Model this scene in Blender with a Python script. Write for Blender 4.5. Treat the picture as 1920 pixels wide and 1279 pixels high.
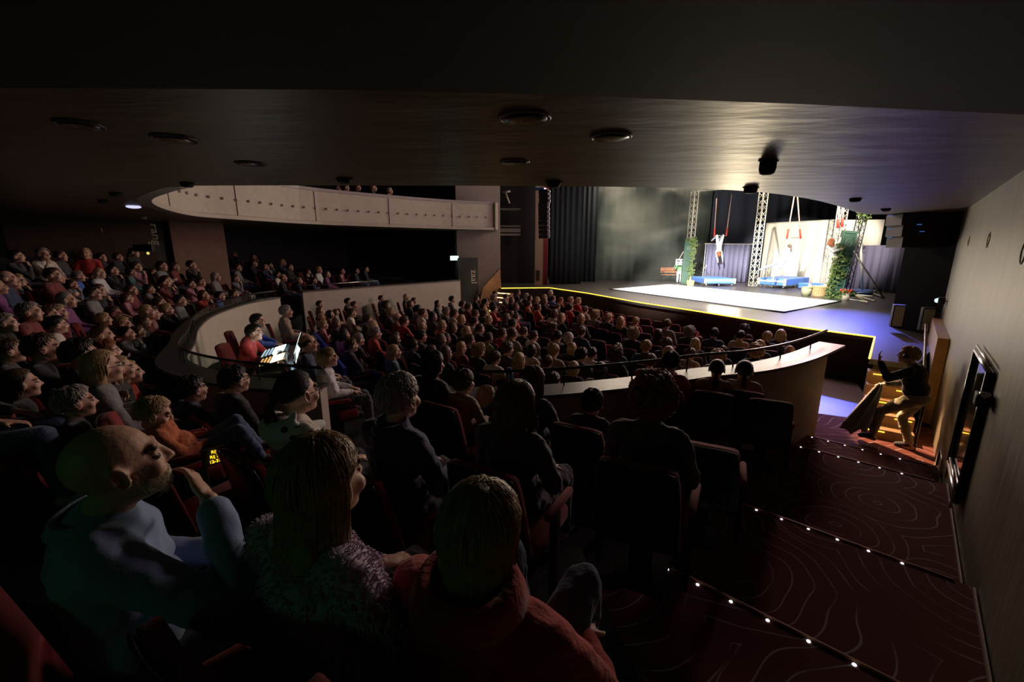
import bpy, bmesh, math, random
from mathutils import Vector, Matrix, noise
import numpy as np
random.seed(7)
PI = math.pi
scene = bpy.context.scene
for o in list(bpy.data.objects): bpy.data.objects.remove(o)
C = scene.collection

# ------------------------------------------------------------------ camera, world, lights, exposure
CAMZ = 3.25
PITCH = math.radians(12.5)
cam_d = bpy.data.cameras.new('camera'); cam_d.lens = 15.0; cam_d.sensor_width = 36; cam_d.clip_start = 0.05; cam_d.clip_end = 200
cam = bpy.data.objects.new('camera', cam_d); C.objects.link(cam)
cam.location = (0, 0, CAMZ); cam.rotation_euler = (PI/2 - PITCH, 0, 0)
scene.camera = cam
w = bpy.data.worlds.new('world'); scene.world = w; w.use_nodes = True
w.node_tree.nodes['Background'].inputs[0].default_value = (0.02, 0.022, 0.03, 1)
w.node_tree.nodes['Background'].inputs[1].default_value = 0.02
scene.view_settings.view_transform = 'Standard'; scene.view_settings.look = 'None'
scene.view_settings.exposure = 0.0; scene.view_settings.gamma = 1; scene.view_settings.use_curve_mapping = False
scene.cycles.use_denoising = True
scene.cycles.max_bounces = 5; scene.cycles.diffuse_bounces = 3; scene.cycles.glossy_bounces = 3
scene.cycles.sample_clamp_indirect = 3.0
scene.cycles.volume_bounces = 0

def spot(name, loc, to, power, col, angle, blend=0.4, size=0.15):
    l = bpy.data.lights.new(name, 'SPOT'); l.energy = power; l.color = col; l.spot_size = math.radians(angle); l.spot_blend = blend; l.shadow_soft_size = size
    o = bpy.data.objects.new(name, l); C.objects.link(o); o.location = loc
    o.rotation_euler = (Vector(to) - Vector(loc)).to_track_quat('-Z', 'Y').to_euler(); return o
def area(name, loc, to, power, col, sx, sy):
    l = bpy.data.lights.new(name, 'AREA'); l.energy = power; l.color = col; l.shape = 'RECTANGLE'; l.size = sx; l.size_y = sy
    o = bpy.data.objects.new(name, l); C.objects.link(o); o.location = loc
    o.rotation_euler = (Vector(to) - Vector(loc)).to_track_quat('-Z', 'Y').to_euler(); return o
WARM = (1, .93, .8); COOL = (.45, .55, 1.0)
spot('stage_profile_light', (1.5, 9.0, 10.5), (9.4, 19.6, 1.1), 52000, (1, .97, .93), 36, .45)
spot('stage_profile_light', (9.5, 7.5, 10.5), (11.0, 18.9, 1.1), 42000, (1, .96, .92), 32, .5)
spot('backdrop_profile_light', (9.0, 10.0, 10.5), (15.9, 22.8, 3.2), 24000, (1, .92, .78), 25, .5)
spot('side_profile_light', (16.5, 12.5, 8.5), (10.6, 23.0, 2.5), 3500, (1, .93, .88), 30, .5)
spot('haze_beam_light', (3.6, 20.5, 9.0), (7.4, 28.0, 4.6), 1500, (.92, 1, .68), 34, .95)
spot('blue_wash_light', (13.6, 18.0, 6.4), (10.0, 12.4, 1.1), 8500, (.13, .15, 1.0), 34, .9)
spot('aisle_blue_light', (9.2, 14.5, 6.5), (5.95, 8.4, 0.0), 1200, (.05, .2, 1.0), 12, .3)
spot('landing_amber_light', (5.0, 11.0, 5.6), (6.5, 6.35, 0.0), 12000, (1, .62, .36), 10, .15)
# added unseen fill lights standing in for stage light bounced onto the audience
area('stage_bounce_fill', (7.0, 25.5, 7.4), (-3.0, 9.0, 2.0), 850, (1, .80, .62), 7, .6)
area('stage_bounce_fill', (14.0, 23.5, 7.6), (1.5, 6.0, 2.0), 750, (1, .86, .66), 6, .6)
area('left_tier_fill', (9.0, 12.4, 5.3), (-6.5, 8.0, 2.2), 300, (1, .55, .60), 1.2, 2.0)  # added pinkish fill, kept out of view, to brighten the left tier
spot('ceiling_bounce_fill', (9.5, 19.0, 1.5), (4.6, 4.6, 4.2), 1100, (1, .80, .50), 48, .9, .6)  # added spot standing in for warm mat light bounced onto the ceiling

# ------------------------------------------------------------------ picture rays (f = 800 px), used to read places off the photograph
def ray(u, v):
    F = Vector((0, math.cos(PITCH), -math.sin(PITCH))); U = Vector((0, math.sin(PITCH), math.cos(PITCH)))
    return F + Vector((1, 0, 0))*((u-960)/800) - U*((v-639.5)/800)
def PZ(u, v, z):                       # point on the level plane at world height z
    d = ray(u, v); return Vector((0, 0, CAMZ)) + d*((z-CAMZ)/d.z)
def PY(u, v, y):                       # point at ground distance y
    d = ray(u, v); return Vector((0, 0, CAMZ)) + d*(y/d.y)
STAGE = CAMZ - 2.12
CEIL = CAMZ + .78

# ------------------------------------------------------------------ materials
MATS = {}
def mat(name, col, rough=.6, metal=0, bump=0, bscale=40, var=0, vscale=6, spec=.5, emit=None, estr=0, stretch=None, trans=0, sheen=0):
    if name in MATS: return MATS[name]
    m = bpy.data.materials.new(name); m.use_nodes = True; nt = m.node_tree; b = nt.nodes['Principled BSDF']
    b.inputs['Base Color'].default_value = (*col, 1); b.inputs['Roughness'].default_value = rough; b.inputs['Metallic'].default_value = metal
    b.inputs['Specular IOR Level'].default_value = spec
    if sheen: b.inputs['Sheen Weight'].default_value = sheen
    if emit: b.inputs['Emission Color'].default_value = (*emit, 1); b.inputs['Emission Strength'].default_value = estr
    if trans: b.inputs['Transmission Weight'].default_value = trans
    if bump or var:
        tc = nt.nodes.new('ShaderNodeTexCoord'); mp = nt.nodes.new('ShaderNodeMapping'); nt.links.new(tc.outputs['Object'], mp.inputs[0])
        if stretch: mp.inputs['Scale'].default_value = stretch
    if var:
        n = nt.nodes.new('ShaderNodeTexNoise'); n.inputs['Scale'].default_value = vscale; n.inputs['Detail'].default_value = 4
        nt.links.new(mp.outputs[0], n.inputs[0])
        r = nt.nodes.new('ShaderNodeValToRGB'); r.color_ramp.elements[0].position = .3; r.color_ramp.elements[1].position = .7
        r.color_ramp.elements[0].color = (*[max(0, c*(1-var)) for c in col], 1); r.color_ramp.elements[1].color = (*[min(1, c*(1+var)) for c in col], 1)
        nt.links.new(n.outputs[0], r.inputs[0]); nt.links.new(r.outputs[0], b.inputs['Base Color'])
    if bump:
        n = nt.nodes.new('ShaderNodeTexNoise'); n.inputs['Scale'].default_value = bscale; n.inputs['Detail'].default_value = 3
        nt.links.new(mp.outputs[0], n.inputs[0]); bp = nt.nodes.new('ShaderNodeBump'); bp.inputs['Strength'].default_value = bump; bp.inputs['Distance'].default_value = .02
        nt.links.new(n.outputs[0], bp.inputs['Height']); nt.links.new(bp.outputs[0], b.inputs['Normal'])
    MATS[name] = m; return m
def glow(name, col, s): return mat(name, (.02, .02, .02), .5, emit=col, estr=s)

def ring_carpet():
    m = bpy.data.materials.new('ring_carpet'); m.use_nodes = True; nt = m.node_tree; N = nt.nodes; L = nt.links; b = N['Principled BSDF']
    b.inputs['Roughness'].default_value = .95; b.inputs['Specular IOR Level'].default_value = .15
    tc = N.new('ShaderNodeTexCoord'); no = N.new('ShaderNodeTexNoise'); no.inputs['Scale'].default_value = 1.4; no.inputs['Detail'].default_value = 1
    L.new(tc.outputs['Object'], no.inputs[0])
    mx = N.new('ShaderNodeVectorMath'); mx.operation = 'MULTIPLY_ADD'; mx.inputs[1].default_value = (.34, .34, 0); L.new(no.outputs['Color'], mx.inputs[0]); L.new(tc.outputs['Object'], mx.inputs[2])
    vo = N.new('ShaderNodeTexVoronoi'); vo.voronoi_dimensions = '2D'; vo.inputs['Scale'].default_value = .8; L.new(mx.outputs[0], vo.inputs['Vector'])
    mu = N.new('ShaderNodeMath'); mu.operation = 'MULTIPLY'; mu.inputs[1].default_value = 56; L.new(vo.outputs['Distance'], mu.inputs[0])
    si = N.new('ShaderNodeMath'); si.operation = 'SINE'; L.new(mu.outputs[0], si.inputs[0])
    r = N.new('ShaderNodeValToRGB'); e = r.color_ramp.elements; e[0].position = .955; e[1].position = .995
    e[0].color = (.09, .024, .017, 1); e[1].color = (.25, .235, .22, 1); L.new(si.outputs[0], r.inputs[0])
    n2 = N.new('ShaderNodeTexNoise'); n2.inputs['Scale'].default_value = 2.2; L.new(tc.outputs['Object'], n2.inputs[0])
    r2 = N.new('ShaderNodeValToRGB'); r2.color_ramp.elements[0].position = .36; r2.color_ramp.elements[1].position = .52; L.new(n2.outputs[0], r2.inputs[0])
    mi = N.new('ShaderNodeMix'); mi.data_type = 'RGBA'; L.new(r2.outputs[0], mi.inputs[0]); mi.inputs[6].default_value = (.09, .024, .017, 1); L.new(r.outputs[0], mi.inputs[7])
    L.new(mi.outputs[2], b.inputs['Base Color'])
    MATS['ring_carpet'] = m; return m
M_CARPET = ring_carpet()
M_PLASTER_W = mat('light_plaster', (.55, .49, .41), .65, bump=.12, bscale=60, var=.06)
M_PLASTER_D = mat('dark_plaster', (.13, .105, .08), .55, bump=.35, bscale=9, var=.18, vscale=2)
M_RIGHTWALL = mat('brushed_wall', (.13, .105, .065), .5, bump=.5, bscale=7, var=.2, vscale=3, stretch=(1, 1, .25))
M_CEIL = mat('dark_ceiling', (.14, .105, .065), .45, bump=.9, bscale=1.3, var=.12, vscale=1, stretch=(1, 3, 1), spec=.7)
M_SOFFIT = mat('soffit', (.03, .03, .028), .8, var=.1)
M_BLACK = mat('matt_black', (.012, .012, .014), .7)
M_BLACKG = mat('gloss_black', (.015, .015, .018), .25)
M_DRAPE = mat('black_drape', (.012, .015, .02), .9, bump=.2, bscale=8)
M_CYC = mat('grey_green_drape', (.10, .125, .11), .9, bump=.1, bscale=6)
M_STAGE = mat('stage_boards', (.050, .043, .042), .36, bump=.12, bscale=30, var=.2, vscale=8, stretch=(1, .15, 1), spec=.6)
M_DARKFLOOR = mat('dark_floor', (.014, .012, .013), .85, spec=.2)
M_WOODFRONT = mat('stage_front_wood', (.03, .013, .008), .5, var=.3, vscale=5, stretch=(1, 1, 8))
M_CAPWOOD = mat('parapet_cap', (.07, .06, .055), .38, bump=.15, bscale=40, var=.1, stretch=(.2, 1, 1), spec=.7)
M_BROWN = mat('brown_panel', (.24, .13, .065), .5, var=.15, vscale=4)
M_STEEL = mat('brushed_steel', (.6, .6, .6), .3, metal=1)
M_TRUSS = mat('truss_aluminium', (.75, .72, .62), .4, metal=.3)
M_WHITECLOTH = mat('white_cloth', (.86, .80, .68), .8, bump=.2, bscale=3)
M_PURPLE = mat('mauve_drape', (.17, .16, .25), .85, bump=.1)
M_MAT = mat('white_dance_mat', (.88, .89, .85), .5, var=.02)
M_BLUE = mat('blue_vinyl', (.07, .17, .55), .45, bump=.1)
M_GREENP = mat('green_painted_panel', (.03, .075, .048), .6, var=.2, vscale=10)
M_LEAF = mat('ivy_leaf', (.075, .115, .022), .7, var=.4, vscale=14)
M_RED = mat('red_upholstery', (.19, .012, .014), .9, bump=.15, bscale=200, sheen=.1)
M_SHELL = mat('seat_shell', (.018, .018, .022), .32, spec=.6)
M_PED = mat('seat_pedestal', (.012, .012, .012), .85, spec=.1)
M_PLASTER_B = mat('brown_plaster', (.30, .225, .15), .6, bump=.12, bscale=60, var=.06)
M_YELLED = glow('amber_led', (1, .62, .05), 3.2)
M_WHLED = glow('white_led', (.75, .82, 1), 2.2)
def clothm(key):
    cols = dict(K=(.022, .022, .026), N=(.03, .045, .10), G=(.20, .20, .21), R=(.42, .035, .03), U=(.05, .13, .5), W=(.62, .57, .5), P=(.20, .06, .20), T=(.06, .15, .18),
                O=(.5, .14, .05), Y=(.5, .32, .06), M=(.19, .04, .04), I=(.50, .22, .27), V=(.34, .31, .2), Q=(.05, .05, .06), J=(.06, .10, .20), A=(.30, .22, .15), X=(.62, .62, .64))
    return mat('cloth_'+key, cols[key], .88, bump=.25, bscale=55, var=.12, vscale=9, sheen=.2)
CLN = dict(K='black', N='navy', G='grey', R='red', U='blue', W='cream', P='purple', T='teal', O='orange', Y='amber-striped', M='maroon', I='pink', V='beige', Q='charcoal', A='tan', X='white')
def hairm(key):
    cols = dict(k=(.018, .013, .011), n=(.10, .058, .033), b=(.46, .33, .17), g=(.30, .28, .26), r=(.30, .09, .03), w=(.6, .56, .48), m=(.34, .22, .11))
    return mat('hair_'+key, cols[key], .42, var=.3, vscale=30, bump=.3, bscale=120)
HCN = dict(m='fair', k='black', n='brown', b='blonde', g='grey', r='auburn', w='white')
def skinm(i): return mat('skin_%d' % i, [(.56, .34, .25), (.48, .28, .2), (.62, .40, .30), (.38, .21, .14)][i], .5, bump=.1, bscale=90, spec=.35)
M_EYE = mat('eye_dark', (.03, .02, .018), .2); M_LIP = mat('lip', (.42, .17, .14), .4); M_BROW = mat('brow_hair', (.06, .035, .025), .7)

# ------------------------------------------------------------------ mesh helpers
def link(name, me, m=None, parent=None, kind=None, label=None, cat=None, group=None, loc=None, rz=None):
    o = bpy.data.objects.new(name, me); C.objects.link(o)
    if m is not None and me is not None and not me.materials: me.materials.append(m)
    if parent: o.parent = parent
    if kind: o['kind'] = kind
    if label: o['label'] = label
    if cat: o['category'] = cat
    if group: o['group'] = group
    if loc is not None: o.location = loc
    if rz is not None: o.rotation_euler = (0, 0, rz)
    return o
def empty(name, label, cat, loc=(0, 0, 0), rz=0, group=None):
    return link(name, None, label=label, cat=cat, group=group, loc=loc, rz=rz)
def bmnew(): return bmesh.new()
def fin(bm, name, m=None, smooth=False, **k):
    me = bpy.data.meshes.new(name); bmesh.ops.recalc_face_normals(bm, faces=bm.faces); bm.to_mesh(me); bm.free()
    if smooth:
        for p in me.polygons: p.use_smooth = True
    if m is not None: me.materials.append(m)
    if k.pop('meshonly', False): return me
    return link(name, me, **k)
def box(bm, c, s, rot=None, bev=0):
    r = bmesh.ops.create_cube(bm, size=1)
    M = Matrix.Translation(Vector(c)) @ (rot.to_4x4() if rot else Matrix()) @ Matrix.Diagonal((*s, 1))
    bmesh.ops.transform(bm, matrix=M, verts=r['verts'])
    if bev:
        es = list({e for v in r['verts'] for e in v.link_edges})
        bmesh.ops.bevel(bm, geom=es, offset=bev, segments=2, affect='EDGES', profile=.5)
def RZ(a): return Matrix.Rotation(a, 3, 'Z')
def RX(a): return Matrix.Rotation(a, 3, 'X')
def RY(a): return Matrix.Rotation(a, 3, 'Y')
def axes(d):
    d = Vector(d).normalized(); a = Vector((0, 0, 1)) if abs(d.z) < .9 else Vector((1, 0, 0))
    x = d.cross(a).normalized(); return x, d.cross(x).normalized(), d
def cap(bm, p0, p1, r0, r1, n=10, fl=1.0):
    p0 = Vector(p0); p1 = Vector(p1); x, y, d = axes(p1-p0); rings = []
    prof = []
    for k in range(4): a = PI/2*(1-k/3); prof.append((p0, -math.sin(a)*r0, math.cos(a)*r0))
    for k in range(4): a = PI/2*(k/3); prof.append((p1, math.sin(a)*r1, math.cos(a)*r1))
    for p, h, r in prof:
        if r < 1e-6: rings.append([bm.verts.new(p+d*h)]); continue
        rings.append([bm.verts.new(p+d*h+x*math.cos(2*PI*i/n)*r+y*math.sin(2*PI*i/n)*r*fl) for i in range(n)])
    bridge(bm, rings, n)
def bridge(bm, rings, n, closed=True):
    for A, B in zip(rings, rings[1:]):
        for i in range(n if closed else n-1):
            j = (i+1) % n
            if len(A) == 1 and len(B) == 1: continue
            if len(A) == 1: bm.faces.new((A[0], B[j], B[i]))
            elif len(B) == 1: bm.faces.new((A[i], A[j], B[0]))
            else: bm.faces.new((A[i], A[j], B[j], B[i]))
def ell(bm, c, r, rot=None, n=14):
    res = bmesh.ops.create_uvsphere(bm, u_segments=n, v_segments=max(6, n*2//3), radius=1)
    bmesh.ops.transform(bm, matrix=Matrix.Translation(Vector(c)) @ (rot.to_4x4() if rot else Matrix()) @ Matrix.Diagonal((*r, 1)), verts=res['verts'])
def tube(bm, pts, r, n=8, caps=True, closed=False):
    pts = [Vector(p) for p in pts]; rings = []; N = len(pts)
    rr = r if isinstance(r, (list, tuple)) else [r]*N
    prev = None
    for i, p in enumerate(pts):
        a = pts[(i-1) % N] if (closed or i > 0) else p; b = pts[(i+1) % N] if (closed or i < N-1) else p
        d = (b-a).normalized()
        if prev is None: x, y, _ = axes(d)
        else:
            x = (prev - d*prev.dot(d))
            x = x.normalized() if x.length > 1e-5 else axes(d)[0]
            y = d.cross(x)
        prev = x
        rings.append([bm.verts.new(p+(x*math.cos(2*PI*k/n)+y*math.sin(2*PI*k/n))*rr[i]) for k in range(n)])
    if closed: rings.append(rings[0])
    bridge(bm, rings, n)
    if caps and not closed:
        bm.faces.new(rings[0][::-1]); bm.faces.new(rings[-1])
def strip(bm, A, B, zA0, zA1, zB0=None, zB1=None):
    """closed wall between polyline A (one side) and B (other side), from z0 to z1"""
    zB0 = zA0 if zB0 is None else zB0; zB1 = zA1 if zB1 is None else zB1; rings = []
    f = lambda z, i: z[i] if isinstance(z, (list, tuple)) else z
    for i in range(len(A)):
        a = A[i]; b = B[i]
        rings.append([bm.verts.new((a[0], a[1], f(zA0, i))), bm.verts.new((a[0], a[1], f(zA1, i))), bm.verts.new((b[0], b[1], f(zB1, i))), bm.verts.new((b[0], b[1], f(zB0, i)))])
    bridge(bm, rings, 4); bm.faces.new(rings[0][::-1]); bm.faces.new(rings[-1])
def prism(bm, poly, z0, z1):
    a = [bm.verts.new((p[0], p[1], z0)) for p in poly]; b = [bm.verts.new((p[0], p[1], z1)) for p in poly]; n = len(poly)
    bm.faces.new(a[::-1]); bm.faces.new(b)
    for i in range(n): bm.faces.new((a[i], a[(i+1) % n], b[(i+1) % n], b[i]))
def catmull(P, n=8):
    P = [Vector(p) for p in P]; Q = [P[0]*2-P[1]] + P + [P[-1]*2-P[-2]]; out = []
    for i in range(1, len(Q)-2):
        for k in range(n):
            t = k/n; a, b, c, d = Q[i-1:i+3]
            out.append(.5*((2*b)+(c-a)*t+(2*a-5*b+4*c-d)*t*t+(-a+3*b-3*c+d)*t**3))
    out.append(P[-1]); return out
def offset(P, d):
    out = []
    for i, p in enumerate(P):
        a = P[max(0, i-1)]; b = P[min(len(P)-1, i+1)]; t = (Vector(b)-Vector(a)); t.z = 0; t.normalize()
        out.append(Vector((p[0]+t.y*d, p[1]-t.x*d, 0)))
    return out
def evalmesh(bm, mods, name='m'):
    me = bpy.data.meshes.new(name); bm.to_mesh(me); bm.free(); o = bpy.data.objects.new(name, me); C.objects.link(o)
    for t, kw in mods:
        m = o.modifiers.new(t, t)
        for k, v in kw.items(): setattr(m, k, v)
    dg = bpy.context.evaluated_depsgraph_get(); dg.update()
    out = bpy.data.meshes.new_from_object(o.evaluated_get(dg)); bpy.data.objects.remove(o)
    for p in out.polygons: p.use_smooth = True
    return out
def fuse(bm, voxel, smooth=4):
    return evalmesh(bm, [('REMESH', dict(mode='VOXEL', voxel_size=voxel)), ('SMOOTH', dict(factor=.5, iterations=smooth))])
def struct(bm, name, m, smooth=False): return fin(bm, name, m, smooth, kind='structure')
def text(name, s, m, size, parent=None, **k):
    cu = bpy.data.curves.new(name, 'FONT'); cu.body = s; cu.size = size; cu.extrude = .004; cu.align_x = 'CENTER'; cu.align_y = 'CENTER'
    o = bpy.data.objects.new(name, cu); C.objects.link(o); dg = bpy.context.evaluated_depsgraph_get(); dg.update()
    me = bpy.data.meshes.new_from_object(o.evaluated_get(dg)); bpy.data.objects.remove(o); me.materials.clear()
    return link(name, me, m, parent=parent, **k)
def lathe(bm, prof, n=20):
    rings = [[bm.verts.new((r*math.cos(2*PI*i/n), r*math.sin(2*PI*i/n), z)) for i in range(n)] for r, z in prof]; bridge(bm, rings, n); bm.faces.new(rings[0][::-1])
# ------------------------------------------------------------------ the hall
zr = lambda r: CAMZ + r
PTOP = zr(-1.55)
WM, WA = .917, 1.0                                   # right wall line: x = WA + WM*y
WD = Vector((WM, 1, 0)).normalized(); WN = Vector((WD.y, -WD.x, 0))
def wall_pt(y): return Vector((WA+WM*y, y, 0))
ringA = [PZ(u, v, PTOP) for u, v in [(525, 557), (475, 565), (432, 577), (395, 592), (370, 614), (362, 640)]]
ringA = catmull(ringA + [Vector((-4.55, 5.75, PTOP)), Vector((-3.4, 5.05, PTOP)), Vector((-2.15, 4.72, PTOP))], 6)
ringB = catmull([Vector((-1.15, 4.62, PTOP))] + [PZ(u, v, PTOP) for u, v in [(900, 727), (1030, 722), (1180, 708), (1300, 692), (1400, 682), (1480, 664), (1540, 641)]], 6)
ringC = [PZ(863, 525, PTOP), PZ(715, 535, PTOP), PZ(567, 546, PTOP)]
RING = [Vector((p.x, p.y, 0)) for p in ringC + ringA + ringB]
SEDGE = [PZ(u, v, STAGE) for u, v in [(940, 541), (1030, 540), (1100, 550), (1200, 568), (1300, 583), (1400, 599), (1500, 615), (1640, 633)]]
def polydist(p, L):
    best = 1e9; sgn = 1; q = None
    for a, b in zip(L, L[1:]):
        ax, ay, bx, by = a[0], a[1], b[0], b[1]; dx, dy = bx-ax, by-ay
        t = max(0, min(1, ((p[0]-ax)*dx+(p[1]-ay)*dy)/(dx*dx+dy*dy))); cx, cy = ax+t*dx, ay+t*dy
        d = math.hypot(p[0]-cx, p[1]-cy)
        if d < best: best = d; sgn = 1 if dx*(p[1]-ay)-dy*(p[0]-ax) < 0 else -1
    return best, sgn
def stall_z(p): return .023*max(0, polydist(p, SEDGE)[0]-2.2)*max(0, min(1, (4.6-p[0])/2))
def rise(x): return .25 + .12*max(0, min(1, (-1.5-x)/3.5))
def tier_z(p, k):
    f = max(0, min(1, (p[1]-14)/2.5)); f = f*f*(3-2*f)
    return zr(-2.5+.25*f) + k*(rise(p[0])*(1-f)+.13*f)

# stalls floor
bm = bmnew(); xs = [-10+.8*i for i in range(21)]; ys = [3.5+.9*j for j in range(24)]; g = [[bm.verts.new((x, y, stall_z((x, y)))) for x in xs] for y in ys]
for a, b in zip(g, g[1:]):
    for i in range(len(xs)-1): bm.faces.new((a[i], a[i+1], b[i+1], b[i]))
struct(bm, 'floor', M_DARKFLOOR)
bm = bmnew(); prism(bm, [(-22, -6), (34, -6), (34, 36), (-22, 36)], -.3, -.05); struct(bm, 'floor', M_DARKFLOOR)
# landing and aisle treads, ring patterned carpet, following the nosing lines seen in the picture
n0 = [-3.2, 2.15+.6, 4.45, 7.08, 8.12, 12.5]
noses = [PZ(1445, 1160, zr(-2.3)), PZ(1570, 1009, zr(-2.55)), PZ(1607, 865, zr(-2.8)), PZ(1530, 821, zr(-3.05))]
nd = [-3.5] + [p.x*WD.x+p.y*WD.y for p in noses] + [13.6]
zt = [zr(-2.3), zr(-2.55), zr(-2.8), zr(-3.05), 0.0]
wallc = WA*WN.x                                       # wall's offset along WN
for i in range(5):
    bm = bmnew(); a, b = nd[i], nd[i+1]
    lft = -2.6 if i < 4 else -3.6
    q = [WD*a+WN*(wallc+lft), WD*a+WN*(wallc), WD*b+WN*wallc, WD*b+WN*(wallc+lft)]
    if i == 4: q = [WD*a+WN*(wallc-2.75), WD*a+WN*wallc, WD*b+WN*wallc, WD*b+WN*(wallc-5.2), WD*(a+1.3)+WN*(wallc-2.75)]
    if i == 4: q = [WD*a+WN*(wallc-2.75), WD*a+WN*wallc, WD*(a+2.4)+WN*wallc, WD*(a+1.5)+WN*(wallc-2.75)]
    prism(bm, q, -.25 if i == 4 else -.1, zt[i]+ (.012 if i == 4 else 0)); struct(bm, 'floor', M_CARPET)
bm = bmnew(); prism(bm, [(4.6, 7.4), (6.0, 7.2), (7.2, 8.0), (8.4, 9.9), (7.4, 10.9), (5.0, 9.0)], -.02, .008); struct(bm, 'floor', mat('aisle_boards', (.10, .09, .09), .4, bump=.1, bscale=30, var=.15, stretch=(1, .2, 1)))
M_NOSE = mat('nosing', (.30, .09, .03), .5)
for i in range(4):
    nz = empty('step_nosing', ['carpeted step edge with white light studs nearest the viewer', 'carpeted step edge with white light studs, second one down the aisle',
        'carpeted step edge with white light studs, third one down the aisle', 'carpeted step edge with white light studs above the amber lit landing'][i], 'step edge', group='lit step edges in the side aisle')
    base = WD*nd[i+1]
    bm = bmnew(); tube(bm, [base+WN*(wallc-2.45)+Vector((0, 0, zt[i]+.004)), base+WN*(wallc-.12)+Vector((0, 0, zt[i]+.004))], .010, 6); fin(bm, 'nosing_strip', M_NOSE, parent=nz)
    n = 9
    for k in range(n):
        p = base + WN*(wallc-.42-.215*k) - WD*.035
        bm = bmnew(); ell(bm, (p.x, p.y, zt[i]+.006), (.012, .012, .006), n=8); fin(bm, 'light_stud', M_WHLED, parent=nz)
# side wall on the right
bm = bmnew(); pts = [wall_pt(-3.2), wall_pt(11.6)]; strip(bm, pts, [p+WN*.35 for p in pts], -.2, CEIL+.3); struct(bm, 'wall_right', M_RIGHTWALL)
for i in range(4):                                    # skirting strips stepping down with the aisle
    bm = bmnew(); a = WD*(nd[i]+.05)+WN*(wallc-.012); b = WD*(nd[i+1]-.05)+WN*(wallc-.012)
    strip(bm, [a, b], [a-WN*.012, b-WN*.012], zt[i], zt[i]+.035); struct(bm, 'baseboard_right', mat('skirting_strip', (.34, .27, .2), .4))
bm = bmnew(); a = wall_pt(7.45)-WN*.16; b = wall_pt(9.7)-WN*.16; strip(bm, [a, b], [a+WN*.155, b+WN*.155], 0.0, zr(-1.62)); struct(bm, 'trim_1', M_BROWN)
# round recessed rings on the wall
def on_wall(u, v, off=0):
    d = ray(u, v); t = WA/(d.x-WM*d.y); p = Vector((0, 0, CAMZ))+d*t; return p-WN*off
for (u, v, r, lb) in [(1920, 474, .10, 'thin pale ring on the side wall, nearest the picture edge'), (1854, 450, .10, 'thin pale ring on the side wall, middle one'), (1817, 452, .09, 'thin pale ring on the side wall, farthest and smallest')]:
    c = on_wall(u, v, .004); bm = bmnew()
    tube(bm, [c+WD*math.cos(a)*r+Vector((0, 0, math.sin(a)*r*1.0)) for a in [2*PI*i/28 for i in range(28)]], .006, 6, closed=True)
    fin(bm, 'wall_ring', mat('pale_ring', (.75, .7, .55), .4), True, label=lb, cat='wall light', group='rings on the side wall')
# glass door panel in the side wall
dz0, dz1 = zr(-2.50), zr(-1.14); y0, y1 = 3.78, 4.62
dr = empty('glass_door_panel', 'tall dark glass panel with steel frame and lock box on the side wall', 'glass panel', wall_pt(4.2))
def dp(y, z, off): p = wall_pt(y)-WN*off; return Vector((p.x, p.y, z))-Vector(dr.location)
bm = bmnew()
for off in (.03,): 
    vs = [dp(y0, dz0, off), dp(y1, dz0, off), dp(y1, dz1, off), dp(y0, dz1, off)]; vb = [v+WN*.02 for v in vs]
    f = [bm.verts.new(v) for v in vs]; g2 = [bm.verts.new(v) for v in vb]; bm.faces.new(f); bm.faces.new(g2[::-1])
    for i in range(4): bm.faces.new((f[i], f[(i+1) % 4], g2[(i+1) % 4], g2[i]))
fin(bm, 'glass_pane', mat('dark_mirror_glass', (.02, .02, .022), .06, spec=1), parent=dr)
for nm, A, B, m in [('top_rail', (y0, dz1), (y1, dz1), M_STEEL), ('bottom_rail', (y0, dz0), (y1, dz0), M_STEEL), ('frame_post', (y0, dz0), (y0, dz1), M_BLACKG), ('frame_post', (y1, dz0), (y1, dz1), M_BLACKG)]:
    bm = bmnew(); tube(bm, [dp(*A, .045), dp(*B, .045)], .022, 8); fin(bm, nm, m, True, parent=dr)
bm = bmnew(); tube(bm, [dp(y0, dz1+.06, .045), dp(y1, dz1+.06, .045)], .012, 8); fin(bm, 'top_rail', M_STEEL, True, parent=dr)
c = on_wall(1860, 752, .06)-Vector(dr.location); bm = bmnew(); rot = Matrix(((WD.x, WN.x, 0), (WD.y, WN.y, 0), (0, 0, 1)))
box(bm, c, (.16, .10, .12), rot, .012); lk = fin(bm, 'lock_box', M_BLACK, parent=dr)
bm = bmnew(); box(bm, c+WD*(-.06)+Vector((0, 0, .065)), (.06, .07, .03), rot, .008); ell(bm, c-WD*.1+Vector((0, 0, .05)), (.022, .022, .022)); fin(bm, 'latch', M_STEEL, parent=lk)
for (ya, yb, z, lb) in [(4.55, 3.95, zr(-2.42), 'short violet lit steel rail low on the wall under the glass panel'), (5.35, 5.0, zr(-2.7), 'short steel rail low on the wall beyond the glass panel')]:
    bm = bmnew(); a = wall_pt(ya)-WN*.05; b = wall_pt(yb)-WN*.05; tube(bm, [(a.x, a.y, z-.25), (a.x, a.y, z), (b.x, b.y, z), (b.x, b.y, z-.25)], .012, 8); fin(bm, 'wall_rail', M_STEEL, True, label=lb, cat='rail')
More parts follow.
